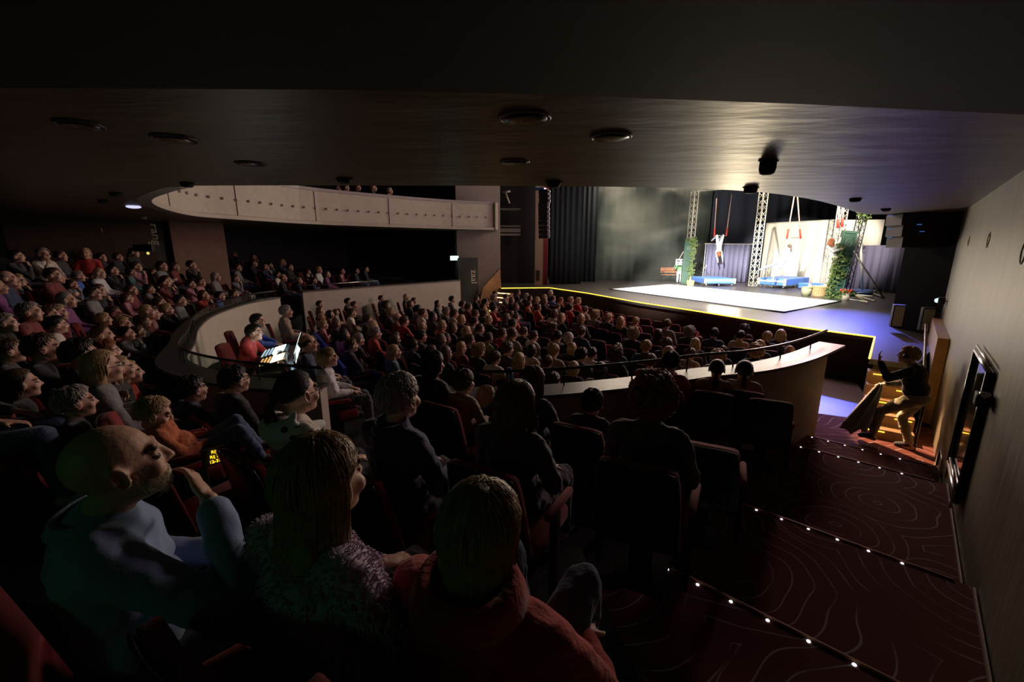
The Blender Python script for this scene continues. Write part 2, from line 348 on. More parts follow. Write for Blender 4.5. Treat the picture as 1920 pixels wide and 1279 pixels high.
# floodlight on the wall
p = on_wall(1776, 565, .09); fl = empty('floodlight', 'small black floodlight with cyan lens high on the side wall', 'floodlight', p)
bm = bmnew(); box(bm, (0, 0, 0), (.15, .12, .16), rot, .02); fin(bm, 'housing', M_BLACK, parent=fl)
bm = bmnew(); cap(bm, -WD*0-WN*.055, -WN*.065+Vector((0, 0, .005)), .045, .05, 14); fin(bm, 'lens', glow('cyan_lens', (.35, .85, 1), 3), True, parent=fl)
bm = bmnew(); tube(bm, [WN*.02, WN*.09], .02, 8); fin(bm, 'bracket', M_STEEL, parent=fl)

# ------------------------------------------------------------------ balcony overhead
BEpx = [(1797, 402), (1625, 402), (1600, 396), (1560, 383), (1500, 370), (1380, 357), (1130, 350), (700, 348), (420, 348), (345, 350), (300, 360), (270, 376), (300, 392), (360, 405), (450, 412), (600, 421), (800, 428), (925, 431)]
BE0 = [PZ(u, v, CEIL) for u, v in BEpx]
BE = [BE0[0], BE0[1]] + catmull(BE0[1:], 5)[1:]
BE = [Vector((p.x, p.y, 0)) for p in BE]
outer = [(-.5, 27), (-10, 27), (-20, 20), (-20, 2), (-14, -5), (-2, -5)] + [tuple((wall_pt(y)+WN*.2)[:2]) for y in (-3.2, 11.9)]
bm = bmnew(); prism(bm, [tuple(p[:2]) for p in BE]+outer, CEIL, CEIL+.12); struct(bm, 'ceiling', M_CEIL)
sof = [PZ(u, v, CEIL-.04) for u, v in [(1960, 217), (1500, 195), (1000, 177), (600, 168), (0, 165), (-500, 170)]]
bm = bmnew(); prism(bm, [tuple(p[:2]) for p in sof]+[(-9, -4.8), (-2, -4.8), tuple((wall_pt(-3.2))[:2])], CEIL-.04, CEIL-.001); struct(bm, 'trim_2', M_SOFFIT)
# balcony front: cream panels with studs
i0 = max(i for i, p in enumerate(BE) if p.y < 7.0 and p.x < -4.5)-6
bf = BE[i0:][::-1]
inn = offset(bf, .0); outb = offset(bf, .22)
bfo = empty('balcony_front', 'long curved cream balcony front with a row of small round studs', 'balcony front')
H = 1.16
bm = bmnew(); strip(bm, inn, outb, CEIL+.10, CEIL+H); fin(bm, 'front_panels', M_PLASTER_W, parent=bfo)
rim_i = offset(bf, -.10); rim_o = offset(bf, .1)
bm = bmnew(); strip(bm, rim_i, rim_o, CEIL-.005, CEIL+.1); fin(bm, 'bottom_rim', mat('rim_plaster', (.5, .44, .38), .6), parent=bfo)
bm = bmnew(); strip(bm, offset(bf, -.05), offset(bf, .34), CEIL+H, CEIL+H+.1); fin(bm, 'top_rail', mat('top_rail_grey', (.3, .27, .26), .4), parent=bfo)
e = bf[0]; t = (bf[0]-bf[1]).normalized(); nrm = Vector((t.y, -t.x, 0))
bm = bmnew(); box(bm, e+t*.10-nrm*.05+Vector((0, 0, CEIL+H/2+.05)), (.16, .40, H+.1), Matrix(((t.x, nrm.x, 0), (t.y, nrm.y, 0), (0, 0, 1))), .02); fin(bm, 'end_panel', M_PLASTER_W, parent=bfo)
acc = 0; nxt = .4; last = bf[0]; seam = 1.0; sd = []
for a, b in zip(bf, bf[1:]):
    L = (b-a).length
    while acc+L > nxt:
        p = a+(b-a)*((nxt-acc)/L); t = (b-a).normalized(); sd.append((p, Vector((t.y, -t.x, 0)))); nxt += .43
    acc += L
stud_m = None
for p, n in sd:
    bm = bmnew(); q = p-n*.03; ell(bm, (q.x, q.y, CEIL+.56), (.042, .042, .042), n=10); fin(bm, 'stud', mat('stud_metal', (.5, .48, .44), .3), True, parent=bfo)
for k in range(4, len(sd), 7):
    p, n = sd[k]; q = p-n*.004+Vector((0, 0, 0)); bm = bmnew(); box(bm, (q.x, q.y, CEIL+.62), (.02, .02, H-.14)); fin(bm, 'panel_seam', mat('seam_dark', (.08, .07, .06), .8), parent=bfo)
# balcony floor behind that front, so people can sit there
bm = bmnew(); strip(bm, offset(bf, .2), offset(bf, 3.0), CEIL+.12, CEIL+.2); struct(bm, 'floor', M_DARKFLOOR)

# downlights, detectors, spots in the low ceiling
def downlight(u, v, r, lb, kind=0):
    p = PZ(u, v, CEIL)
    o = empty('ceiling_downlight', lb, 'ceiling light', (p.x, p.y, CEIL), group='fittings in the low ceiling')
    bm = bmnew(); tube(bm, [(math.cos(a)*r, math.sin(a)*r, -.006) for a in [2*PI*i/24 for i in range(24)]], .010, 6, closed=True); fin(bm, 'trim_ring', mat('fitting_ring', (.12, .11, .10), .35), True, parent=o)
    bm = bmnew(); lathe(bm, [(r*.93, -.004), (r*.9, -.016), (r*.5, -.02), (.01, -.021)], 24); fin(bm, 'dark_bowl' if kind == 0 else 'lamp_head', M_BLACKG, True, parent=o)
def spotcan(u, v, r, lb, hh=.09):
    p = PZ(u, v, CEIL)
    o = empty('ceiling_spotlight', lb, 'spotlight', (p.x, p.y, CEIL), group='fittings in the low ceiling')
    bm = bmnew(); lathe(bm, [(r, 0), (r, -hh*.6), (r*.85, -hh*.9), (r*.5, -hh), (.005, -hh)], 20); fin(bm, 'can', M_BLACK, True, parent=o)
    bm = bmnew(); tube(bm, [(-r*1.3, 0, -.008), (r*1.3, 0, -.008)], .008, 6); fin(bm, 'mounting_plate', mat('fitting_ring', (.12, .11, .10), .35), parent=o)
downlight(984, 220, .155, 'large round dark downlight in the low ceiling, nearest the viewer')
downlight(1146, 255, .14, 'round recessed downlight right of the largest one in the ceiling')
downlight(328, 259, .14, 'flat round downlight in the dark ceiling at the left')
downlight(470, 306, .13, 'flat round downlight left of the ceiling centre, nearer the edge')
downlight(966, 303, .13, 'flat round downlight behind the largest one, ceiling centre')
downlight(150, 232, .12, 'flat downlight with a yellow glint near the left picture edge')
spotcan(1441, 300, .072, 'black round detector hanging from the ceiling before the stage opening', .13)
spotcan(1408, 351, .085, 'black spotlight at the ceiling edge above the stage, left one', .08)
spotcan(1604, 372, .08, 'black spotlight at the ceiling edge, middle one', .06)
spotcan(1661, 391, .085, 'black spotlight at the ceiling edge, nearest the dark tower', .06)
spotcan(1038, 339, .085, 'black spotlight at the ceiling edge above the hanging loudspeakers', .08)
spotcan(645, 334, .08, 'black spotlight at the ceiling edge above the balcony spectators', .06)
spotcan(350, 342, .07, 'small spotlight in the ceiling just left of the balcony front', .06)
spotcan(216, 361, .07, 'small spotlight far left in the ceiling, one of a receding line', .06)
spotcan(192, 375, .065, 'small spotlight far left in the ceiling, last of the receding line', .06)
p = PZ(250, 386, CEIL); bm = bmnew(); ell(bm, (0, 0, -.02), (.12, .12, .03)); fin(bm, 'projector_lamp', glow('violet_white', (.6, .6, 1), 1.2), True, label='small violet glowing lamp under the dark ceiling beside the balcony tip', cat='lamp', loc=(p.x, p.y, CEIL))
p = PZ(270, 408, CEIL-.03); bm = bmnew(); ell(bm, (0, 0, 0), (.07, .07, .05)); fin(bm, 'smoke_detector', mat('detector', (.6, .6, .45), .5), True, label='small cream smoke detector where the left wall meets the ceiling', cat='detector', loc=(p.x, p.y, CEIL-.03))

# ------------------------------------------------------------------ tier terraces and parapets
def clip_aisle(P):
    return [p for p in P if p[0] < .95+.705*(p[1]-1.2)+.1 and (p[1] > -4)]
for k in range(9):
    A = offset(RING, .30+.9*k if k else .1); B = offset(RING, .30+.9*(k+1))
    idx = [i for i in range(len(RING)) if A[i][0] < -.55+.705*A[i][1] and B[i][0] < -.55+.705*B[i][1] and B[i][1] > -3.0]
    A = [A[i] for i in idx]; B = [B[i] for i in idx]
    bm = bmnew(); z1 = [tier_z(a, k) for a in A]; strip(bm, A, B, [z-.5 for z in z1], z1); struct(bm, 'floor', M_DARKFLOOR)
def parapet(P, name, lb, rail=True, outward=1, posts=7, glassy=True):
    P = [Vector((p[0], p[1], 0)) for p in P]; O = offset(P, .12*outward)
    o = empty(name, lb, 'parapet')
    bm = bmnew(); strip(bm, P, O, 0.0, PTOP-.04); fin(bm, 'plaster_face', M_PLASTER_W if glassy or not rail else M_PLASTER_B, parent=o)
    bm = bmnew(); strip(bm, offset(P, -.03*outward), offset(P, .33*outward), PTOP-.04, PTOP); fin(bm, 'cap', M_CAPWOOD, parent=o)
    if rail:
        R = offset(P, .05*outward)
        bm = bmnew(); tube(bm, [Vector((p[0], p[1], PTOP+.20)) for p in R], .018, 8); fin(bm, 'handrail', M_BLACKG, True, parent=o)
        if glassy:
            bm = bmnew(); strip(bm, R, offset(P, .058*outward), PTOP, PTOP+.19); fin(bm, 'glass_screen', M_GLASS, parent=o)
        for i in range(posts):
            p = R[int((i+.5)/posts*(len(R)-1))]; bm = bmnew(); tube(bm, [(p[0], p[1], PTOP), (p[0], p[1], PTOP+.2)], .009, 6); fin(bm, 'rail_post', M_BLACK, parent=o)
    return o
gm = bpy.data.materials.new('clear_glass'); gm.use_nodes = True; nt = gm.node_tree; nt.nodes.clear()
_o = nt.nodes.new('ShaderNodeOutputMaterial'); _m = nt.nodes.new('ShaderNodeMixShader'); _t = nt.nodes.new('ShaderNodeBsdfTransparent'); _g = nt.nodes.new('ShaderNodeBsdfGlossy')
_t.inputs[0].default_value = (.82, .9, .88, 1); _g.inputs['Roughness'].default_value = .08; _m.inputs[0].default_value = .07
nt.links.new(_t.outputs[0], _m.inputs[1]); nt.links.new(_g.outputs[0], _m.inputs[2]); nt.links.new(_m.outputs[0], _o.inputs[0]); M_GLASS = gm
parapet(ringA, 'tier_parapet', 'curved pale parapet with glass screen around the sound desk bay')
parapet(ringB, 'tier_parapet', 'curved parapet with wood cap sweeping to the right aisle end', posts=8, glassy=False)
cc = parapet(ringC, 'side_parapet', 'straight long pale parapet below the far left spectators', rail=False)
R = offset([Vector((p.x, p.y, 0)) for p in ringC], .25)
bm = bmnew(); tube(bm, [Vector((p[0], p[1], PTOP+.17)) for p in R][1:], .02, 8); fin(bm, 'handrail', M_STEEL, True, parent=cc)

# ------------------------------------------------------------------ far walls
def seg(a, b, z0, z1, name, m, th=.2):
    bm = bmnew(); a = Vector((*a, 0)); b = Vector((*b, 0)); t = (b-a).normalized(); n = Vector((-t.y, t.x, 0))*th
    strip(bm, [a, b], [a+n, b+n], z0, z1); return struct(bm, name, m)
wl = [PZ(-260, 405, CEIL), PZ(0, 407, CEIL), PZ(285, 413, CEIL)]
seg(wl[0][:2], wl[1][:2], 0, CEIL+2.5, 'wall_left', M_LEFT := mat('left_wall_plaster', (.17, .14, .10), .7, bump=.2, bscale=20, var=.1))
seg(wl[1][:2], wl[2][:2], 0, CEIL+2.5, 'wall_left', M_LEFT)
pa = PZ(316, 415, CEIL); pb = PZ(418, 419, CEIL)
seg(pa[:2], pb[:2], 0, CEIL, 'wall_left', mat('brown_wall', (.22, .13, .085), .7, var=.1))
pc = PZ(420, 417.5, CEIL)
seg((-15.0, 17.0), (-10.0, 26.5), 0, CEIL+5, 'wall_left', mat('dark_far_wall', (.03, .03, .04), .8)); seg((-10.0, 26.5), (-2.75, 23.6), 0, CEIL+5, 'wall_left', MATS['dark_far_wall'])
seg(wl[2][:2], (pa.x-.6, pa.y+1.2), 0, CEIL+1, 'wall_left', M_BLACK)
seg((-2.72, 21.6), (-.62, 23.3), 0, 9, 'wall_left', mat('maroon_brown_wall', (.13, .085, .08), .7, var=.1))
seg((-8, -4.6), (0, -3.0), 0, CEIL+.2, 'wall_back', M_PLASTER_D); seg((-19, 3), (-8, -4.6), 0, CEIL+.2, 'wall_back', M_PLASTER_D); seg((-19.5, 14), (-19, 3), 0, CEIL+.2, 'wall_back', M_PLASTER_D)
bm = bmnew(); prism(bm, [(-22, -6), (34, -6), (34, 36), (-22, 36)], 12, 12.3); struct(bm, 'ceiling', M_BLACK)
# brown boxed stair cheek by the far steps, door opening, signs
a = PY(905, 560, 21.9); b = PY(937, 505, 22.5)
bm = bmnew(); vs = []
for u, v, y in [(893, 600, 21.6), (940, 545, 22.3), (938, 503, 22.3), (905, 540, 21.8)]:
    q = PY(u, v, y); vs.append(q)
f = [bm.verts.new(q) for q in vs]; f2 = [bm.verts.new(q+Vector((-.05, .12, 0))) for q in vs]; bm.faces.new(f); bm.faces.new(f2[::-1])
for i in range(4): bm.faces.new((f[i], f[(i+1) % 4], f2[(i+1) % 4], f2[i]))
struct(bm, 'trim_3', M_BROWN)
q = PY(880, 545, 21.55); bm = bmnew(); box(bm, (q.x-.05, q.y, 1.35), (1.15, .06, 2.7), RZ(.64)); struct(bm, 'door_1', M_BLACK)
def sign(name, s, u, v, y, size, rz, m, lb, cat, tilt=0, back=None, bs=None):
    p = PY(u, v, y); o = empty(name, lb, cat, p, rz)
    t = text('lettering', s, m, size, parent=o); t.rotation_euler = (PI/2, tilt, 0); t.location = (0, -.03, 0)
    if back: bm = bmnew(); box(bm, (0, 0, 0), bs); fin(bm, 'backing', back, parent=o)
    return o
M_LET = mat('cream_lettering', (.62, .57, .42), .6, emit=(.6, .5, .3), estr=.04)
sign('hall_sign', 'zaal', 888, 519, 21.0, .46, .55, M_LET, 'vertical cream lettering reading zaal beside the far door', 'sign', PI/2)
sign('tier_sign', 'rang', 293, 440, 13.0, .36, -.1, M_LET, 'vertical cream lettering reading rang at the end of the left wall', 'sign', PI/2)
ex = empty('exit_sign', 'small bright green-white exit sign on the far wall', 'exit sign', PY(852, 484, 21.3), .4)
bm = bmnew(); box(bm, (0, 0, 0), (.40, .05, .20), None, .01); fin(bm, 'lit_face', glow('exit_glow', (.55, 1, .92), 4), parent=ex)
bm = bmnew(); box(bm, (0, .04, .0), (.44, .05, .24)); fin(bm, 'housing', M_BLACK, parent=ex)
l = bpy.data.lights.new('exit_sign_light', 'POINT'); l.energy = 2.5; l.color = (.3, 1, .8); l.shadow_soft_size = .1; lo = bpy.data.objects.new('exit_sign_light', l); C.objects.link(lo); lo.location = PY(852, 486, 21.0)
ex2 = empty('exit_sign', 'green exit sign on the rear wall behind the last row', 'exit sign', (-3.5, -3.35, 3.55), PI+.2)
bm = bmnew(); box(bm, (0, 0, 0), (.5, .05, .22), None, .01); fin(bm, 'lit_face', glow('exit_glow_green', (.1, 1, .35), 5), parent=ex2)
area('exit_sign_light', (-3.4, -3.1, 3.5), (-1.3, 1.2, 2.4), 1.1, (.15, 1, .45), .5, .25)
# small wall items at the left
q = PY(188, 431, 12.0); bm = bmnew(); box(bm, (0, 0, 0), (.09, .02, .09), None, .005); fin(bm, 'wall_plate', mat('cream_plate', (.6, .6, .45), .5), label='small square cream plate high on the left wall', cat='wall plate', loc=q)
q = PY(270, 465, 12.6); o = empty('wall_cabinet', 'wide dark wall cabinet with cream label on the left wall', 'cabinet', q)
bm = bmnew(); box(bm, (0, 0, 0), (.55, .12, .2), None, .01); fin(bm, 'body', M_BLACKG, parent=o)
bm = bmnew(); box(bm, (.1, -.03, .145), (.2, .02, .06)); fin(bm, 'label_plate', mat('cream_plate', (.6, .6, .45), .5), parent=o)
bm = bmnew(); ell(bm, (.13, -.05, -.15), (.04, .03, .04)); fin(bm, 'lit_button', glow('yellow_btn', (1, .85, .2), .8), parent=o)
# ------------------------------------------------------------------ stage
ex_ = PZ(1630, 673, STAGE); ey_ = PZ(1720, 684, STAGE)
poly = [tuple(p[:2]) for p in SEDGE] + [tuple(ex_[:2]), tuple(ey_[:2]), tuple((wall_pt(9.4)+WN*.0)[:2]), tuple(wall_pt(11.6)[:2]), (26, 20), (30, 34), (-3, 34), (-3, 24)]
bm = bmnew(); prism(bm, poly, STAGE-.1, STAGE); struct(bm, 'floor', M_STAGE)
fr = [Vector((p.x, p.y, 0)) for p in SEDGE] + [Vector((ex_.x, ex_.y, 0)), Vector((ey_.x, ey_.y, 0))]
fi = offset(fr, -.08)
bm = bmnew(); strip(bm, fi, offset(fr, -.2), 0, STAGE-.1); struct(bm, 'wall_front', M_WOODFRONT)
bm = bmnew(); tube(bm, [p+Vector((0, 0, STAGE+.012)) for p in fr[:9]], .018, 6); fin(bm, 'stage_edge_light', M_YELLED, label='thin amber light strip running along the whole stage edge', cat='light strip')
# near steps up to the stage, amber lit
st = empty('stage_steps', 'brown steps with amber light strips up to the stage on the right', 'steps', (ex_.x, ex_.y, 0))
sA = Vector((ex_.x, ex_.y, 0)); sB = Vector((ey_.x, ey_.y, 0)); sd_ = (sB-sA); sn = Vector((sd_.y, -sd_.x, 0)).normalized()
for i in range(5):
    z = STAGE-.19*(i+1); o1 = sn*(.25*i); o2 = sn*(.25*(i+1))
    bm = bmnew(); prism(bm, [(sA+o1)-sA, (sB+o1)-sA, (sB+o2)-sA, (sA+o2)-sA], 0.01, z); s_ = fin(bm, 'step', M_BROWN, parent=st)
    bm = bmnew(); tube(bm, [o2*1.0+sd_*(.62 if i % 2 else .12)+sn*.012+Vector((0, 0, z-.035)), o2+sd_*(.95 if i % 2 else .45)+sn*.012+Vector((0, 0, z-.035))], .008, 6); fin(bm, 'step_light', M_YELLED, parent=s_)
bm = bmnew(); tube(bm, [sn*1.45+sd_*1.0+Vector((0, 0, .02)), sn*1.45+sd_+Vector((0, 0, .75)), sd_+Vector((0, 0, STAGE+.75))], .02, 8); fin(bm, 'handrail', M_BLACKG, True, parent=st)
area('step_amber_light', tuple(sA+sd_*.5+sn*1.2+Vector((0, 0, 1.5))), tuple(sA+sd_*.5+sn*.3), 6, (1, .55, .12), .6, .2)
# far steps at the left end of the stage
p0 = SEDGE[0]; fs = empty('stage_steps', 'steps with pale light strips at the far left end of the stage', 'steps', (p0.x, p0.y, 0))
for i in range(5):
    z = STAGE-.19*(i+1); bm = bmnew(); d = Vector((-.30, -.36, 0)).normalized(); sx = Vector((.62, -.5, 0))
    o1 = d*(.27*i); o2 = d*(.27*(i+1)); prism(bm, [o1, o1+sx, o2+sx, o2], .1, z); s_ = fin(bm, 'step', M_BROWN, parent=fs)
    bm = bmnew(); tube(bm, [o2+Vector((0, 0, z-.02)), o2+sx+Vector((0, 0, z-.02))], .02, 6); fin(bm, 'step_light', glow('warm_led', (1, .8, .4), 3), parent=s_)
l = bpy.data.lights.new('far_step_light', 'POINT'); l.energy = 5; l.color = (1, .55, .15); l.shadow_soft_size = .2; lo = bpy.data.objects.new('far_step_light', l); C.objects.link(lo); lo.location = (p0.x-.3, p0.y-.6, 1.5)

def folded(name, a, b, z0, z1, m, amp=.06, wl=.28, th=.02, **k):
    a = Vector((*a, 0)); b = Vector((*b, 0)); L = (b-a).length; t = (b-a)/L; n = Vector((t.y, -t.x, 0)); N = max(8, int(L/wl*8)); bm = bmnew(); fr_, bk = [], []
    rnd = random.Random(name+str(a[0])); ph = 0; pts = []
    for i in range(N+1):
        s = L*i/N; o = amp*math.sin(2*PI*s/wl+1.4*math.sin(s*1.7)) * (.7+.3*math.sin(s*3.1)); pts.append((a+t*s, o))
    rows = []
    for z, sc in ((z1, .55), (z0+(z1-z0)*.5, .9), (z0, 1.15)):
        rows.append([bm.verts.new((*(p+n*o*sc)[:2], z)) for p, o in pts])
    rowb = [[bm.verts.new((*(v.co-n*th)[:2], v.co.z)) for v in r] for r in rows]
    for R_ in (rows, rowb):
        for A, B in zip(R_, R_[1:]):
            for i in range(N): bm.faces.new((A[i], A[i+1], B[i+1], B[i]))
    for i in range(N): bm.faces.new((rows[0][i], rows[0][i+1], rowb[0][i+1], rowb[0][i])); bm.faces.new((rows[-1][i], rows[-1][i+1], rowb[-1][i+1], rowb[-1][i]))
    return fin(bm, name, m, True, **k)
folded('rear_stage_drape', (3.6, 28.6), (12.8, 28.6), STAGE, STAGE+9, M_CYC, .07, .7, label='tall grey-green drape closing the left rear of the stage', cat='stage drape')
folded('rear_stage_drape', (12.8, 28.4), (30, 28.4), STAGE, STAGE+9, mat('blue_grey_drape', (.075, .085, .12), .9), .07, .8, label='tall dark blue-grey drape behind the white backdrop', cat='stage drape')
folded('side_stage_drape', (2.15, 24.8), (3.95, 24.8), STAGE, STAGE+8, M_DRAPE, .04, .3, label='black side drape beside the tan proscenium pillar', cat='stage drape')
folded('side_stage_drape', (3.9, 26.4), (5.1, 26.4), STAGE, STAGE+8, M_DRAPE, .04, .3, label='second black side drape at the edge of the lit haze', cat='stage drape')
q = PY(1023, 480, 24.2); folded('red_stage_curtain', (q.x-.14, 24.2), (q.x+.12, 24.2), STAGE, STAGE+8, mat('red_curtain', (.2, .02, .03), .8), .02, .1, label='narrow strip of red house curtain beside the tan pillar', cat='curtain')
x0 = PY(1003, 480, 23.9).x; x1 = PY(1018, 480, 23.9).x
bm = bmnew(); box(bm, ((x0+x1)/2, 24.1, STAGE+4.2), (x1-x0, .4, 8.4)); struct(bm, 'wall_front', mat('tan_pillar', (.42, .28, .22), .6))
q = PY(1008.5, 517, 23.85); bm = bmnew(); box(bm, q, (.20, .06, .58), None, .01); fin(bm, 'wall_monitor', M_BLACKG, label='small black panel low on the tan proscenium pillar', cat='panel')
bm = bmnew(); box(bm, (.55, 25.4, 5), (2.6, .2, 10)); struct(bm, 'wall_front', mat('dark_wall_maroon', (.03, .022, .026), .8))
# side gallery ledges with lamps between balcony and pillar
ga = empty('lighting_gallery', 'dark side gallery with rails and a hanging lamp beside the balcony end', 'gallery', (.2, 24.6, 0))
for v, hh in ((392, .05), (424, .06), (432, .2), (440, .1)):
    q = PY(957, v, 23.9); bm = bmnew(); box(bm, (q.x-.2, q.y-24.6, q.z), (1.1, .25, hh)); box(bm, (q.x-.2, q.y-24.6+.45, q.z), (.9, .8, .04)); fin(bm, 'ledge', mat('gallery_grey', (.28, .25, .22), .5), parent=ga)
q = PY(948, 372, 23.7); bm = bmnew(); tube(bm, [(q.x-.2, -.9, q.z+.35), (q.x-.15, -.9, q.z+.1), (q.x+.0, -.9, q.z-.25)], .05, 8); tube(bm, [(q.x-.35, -.9, q.z+.3), (q.x+.05, -.9, q.z+.36)], .05, 8); fin(bm, 'lamp', mat('lamp_grey', (.35, .33, .3), .4), True, parent=ga)
# line array
la = empty('hanging_loudspeaker', 'curved stack of hanging loudspeakers beside the stage on the left', 'loudspeaker', PY(1018, 450, 22.3))
for i in range(11):
    v = 360+8.3*i; u = 1021+1.5*math.sin(i*.3)+(2-i*.1 if i < 3 else 0) - (0 if i < 8 else -(i-7)*.6)
    q = PY(u, v, 22.3)-Vector(la.location); tl = -.28+.05*i
    bm = bmnew(); box(bm, q+Vector((-.05, .12, 0)), (.5, .35, .20), RZ(-.5) @ RX(tl*.4), .02); e_ = fin(bm, 'speaker_box', M_BLACK, parent=la)
    bm = bmnew(); box(bm, q+Vector((.08, -.08, 0)), (.28, .04, .14), RZ(-.5) @ RX(tl*.4), .01); fin(bm, 'grille', mat('speaker_grille', (.5, .5, .66), .4, metal=.3), parent=e_)
q = PY(1012, 358, 22.3)-Vector(la.location); bm = bmnew(); box(bm, q+Vector((0, .1, .1)), (.6, .3, .08), RZ(-.5)); tube(bm, [q+Vector((.1, .1, .1)), (q.x+.1, q.y+.1, 12.0-la.location.z)], .012, 6); tube(bm, [q+Vector((-.15, .1, .1)), (q.x-.15, q.y+.1, 12.0-la.location.z)], .012, 6); fin(bm, 'flying_frame', mat('blue_frame', (.03, .12, .4), .4), parent=la)
# right side: black tower, hung speakers, grilles
t0 = PZ(1668, 612, STAGE); t1 = PZ(1738, 628, STAGE)
tw = Vector((t1.x-t0.x, t1.y-t0.y, 0)); tn = Vector((-tw.y, tw.x, 0)).normalized()
if tn.x < 0: tn = -tn
bm = bmnew(); A = Vector((t0.x, t0.y, 0)); Bp = Vector((t1.x, t1.y, 0)); Bx = A+(Bp-A)*1.6
prism(bm, [A, Bx, Bx+tn*1.6, A+tn*1.6], STAGE, STAGE+9); struct(bm, 'wall_front', mat('tower_black', (.004, .004, .005), .9, spec=.1))
hs = empty('hanging_loudspeaker', 'large black loudspeaker cluster hanging at the right of the stage', 'loudspeaker', PY(1730, 460, 10.8))
for i in range(3):
    q = PY(1724, 412+21*i, 10.7)-Vector(hs.location); bm = bmnew(); box(bm, q, (1.05, .7, .27), RZ(-.25), .02); e_ = fin(bm, 'speaker_box', M_BLACK, parent=hs)
for (u, v) in [(1724, 421), (1729, 434), (1670, 404), (1669, 430), (1668, 445)]:
    q = PY(u, v, 10.25)-Vector(hs.location); bm = bmnew(); box(bm, q, (.10, .02, .015)); fin(bm, 'painted_blue_glint', glow('blue_glint_glow', (.1, .35, 1), .35), parent=hs)  # glowing slivers that paint blue glints on the black boxes
for (ua, va, ub, vb, lb) in [(1683, 592, 10.6, 0, 'upright grille speaker at the left edge of the black tower'), (1737, 603, 10.1, 0, 'upright grille speaker at the right edge of the black tower')]:
    q = PY(ua, va, ub); q.z = STAGE+.42
    o = empty('floor_speaker', lb, 'loudspeaker', q, -.55)
    bm = bmnew(); box(bm, (0, 0, 0), (.24, .22, .56), None, .015); fin(bm, 'body', M_BLACK, parent=o)
    bm = bmnew(); box(bm, (0, -.115, 0), (.19, .02, .5), None, .008); fin(bm, 'grille', mat('grille_grey', (.3, .3, .28), .4, metal=.4), parent=o)
bm = bmnew(); a = PY(1787, 420, 10.4); b = PY(1735, 700, 8.6); tube(bm, [a, (a.x, a.y, .0)], .022, 8); fin(bm, 'steel_edge_profile', mat('edge_profile', (.5, .48, .42), .3, metal=.5), label='tall thin pale metal edge running down beside the dark tower', cat='edge profile')
bm = bmnew(); pw = wall_pt(11.6); prism(bm, [pw-WN*.9, pw+WN*.3, pw+WN*.3+WD*.3, pw-WN*.9+WD*.3], 0, 9); struct(bm, 'wall_front', M_BLACK)

# dance mat
mc = [PZ(u, v, STAGE) for u, v in [(1143, 543), (1470, 587), (1576, 566)]]; mc.append(mc[0]+mc[2]-mc[1])
dm = empty('dance_mat', 'large bright white dance mat laid on the stage', 'mat', (mc[1].x, mc[1].y, STAGE))
bm = bmnew(); prism(bm, [tuple((p-mc[1])[:2]) for p in mc], .003, .02); fin(bm, 'white_sheet', M_MAT, parent=dm)
bm = bmnew(); tube(bm, [(mc[0]-mc[1])+Vector((0, 0, .02)), Vector((0, 0, .02)), (mc[2]-mc[1])+Vector((0, 0, .02))], .03, 6); fin(bm, 'dark_border', M_BLACK, parent=dm)

# trusses
def truss(o, name, a, b, w=.29, r=.024, rb=.012, m=M_TRUSS, step=.29):
    a = Vector(a); b = Vector(b); x, y, d = axes(b-a); L = (b-a).length; cs = [(x+y), (x-y), (-x-y), (-x+y)]; cs = [c*w/2 for c in cs]
    rot = RZ(.35)
    if abs(d.z) > .9: cs = [rot @ c for c in cs]
    for c in cs: bm = bmnew(); tube(bm, [a+c, b+c], r, 8); fin(bm, name, m, True, parent=o)
    bm = bmnew(); n = int(L/step)
    for f in range(4):
        c0, c1 = cs[f], cs[(f+1) % 4]
        for i in range(n): tube(bm, [a+d*(L*i/n)+(c0 if i % 2 else c1), a+d*(L*(i+1)/n)+(c1 if i % 2 else c0)], rb, 5, caps=False)
    for i in (0, n):
        for f in range(4): tube(bm, [a+d*(L*i/n)+cs[f], a+d*(L*i/n)+cs[(f+1) % 4]], rb, 5)
    fin(bm, 'diagonal_bracing', m, parent=o)
TH = 5.15
f1 = PZ(1290, 531, STAGE); f2 = PZ(1411, 537, STAGE); f3 = PZ(1556, 545, STAGE)
g1 = PY(1297, 400, f1.y); f1.x = (f1.x+g1.x)/2
for k, (fp, lb) in enumerate([(f1, 'aluminium truss tower behind the park bench, ivy at its foot'), (f2, 'aluminium truss tower between mauve curtain and white backdrop'), (f3, 'aluminium truss tower behind the curly haired acrobat')]):
    o = empty('truss_tower', lb, 'truss', (fp.x, fp.y, STAGE), group='aluminium truss towers')
    truss(o, 'chord', (0, 0, .03), (0, 0, TH)); bm = bmnew(); box(bm, (0, 0, .015), (.5, .5, .03)); fin(bm, 'base_plate', M_STEEL, parent=o)
o = empty('truss_beam', 'horizontal truss beam holding the left trapeze', 'truss', (f1.x, f1.y, STAGE+TH+.02))
dv = f2-f1; truss(o, 'chord', (.2, 0, .16), (dv.x-.1, dv.y, .16))
o = empty('truss_beam', 'horizontal truss beam spanning above the white backdrop', 'truss', (f2.x, f2.y, STAGE+TH+.02)); dv = f3-f2; truss(o, 'chord', (.2, 0, .16), (dv.x-.1, dv.y, .16))
# brace stays
def pole(a, b, r, name, m, lb, cat, **k):
    bm = bmnew(); tube(bm, [a, b], r, 8); return fin(bm, name, m, True, label=lb, cat=cat, **k)
pole(PZ(1248, 527, STAGE)+Vector((0, 0, .0)), f1+Vector((-.2, 0, 2.1)), .022, 'truss_stay', M_TRUSS, 'diagonal stay running from the floor behind the bench to the left tower', 'stay')
pole(PZ(1307, 520, STAGE), PY(1325, 498, 24.8), .02, 'truss_stay', M_TRUSS, 'short diagonal stay beside the mauve curtain', 'stay')

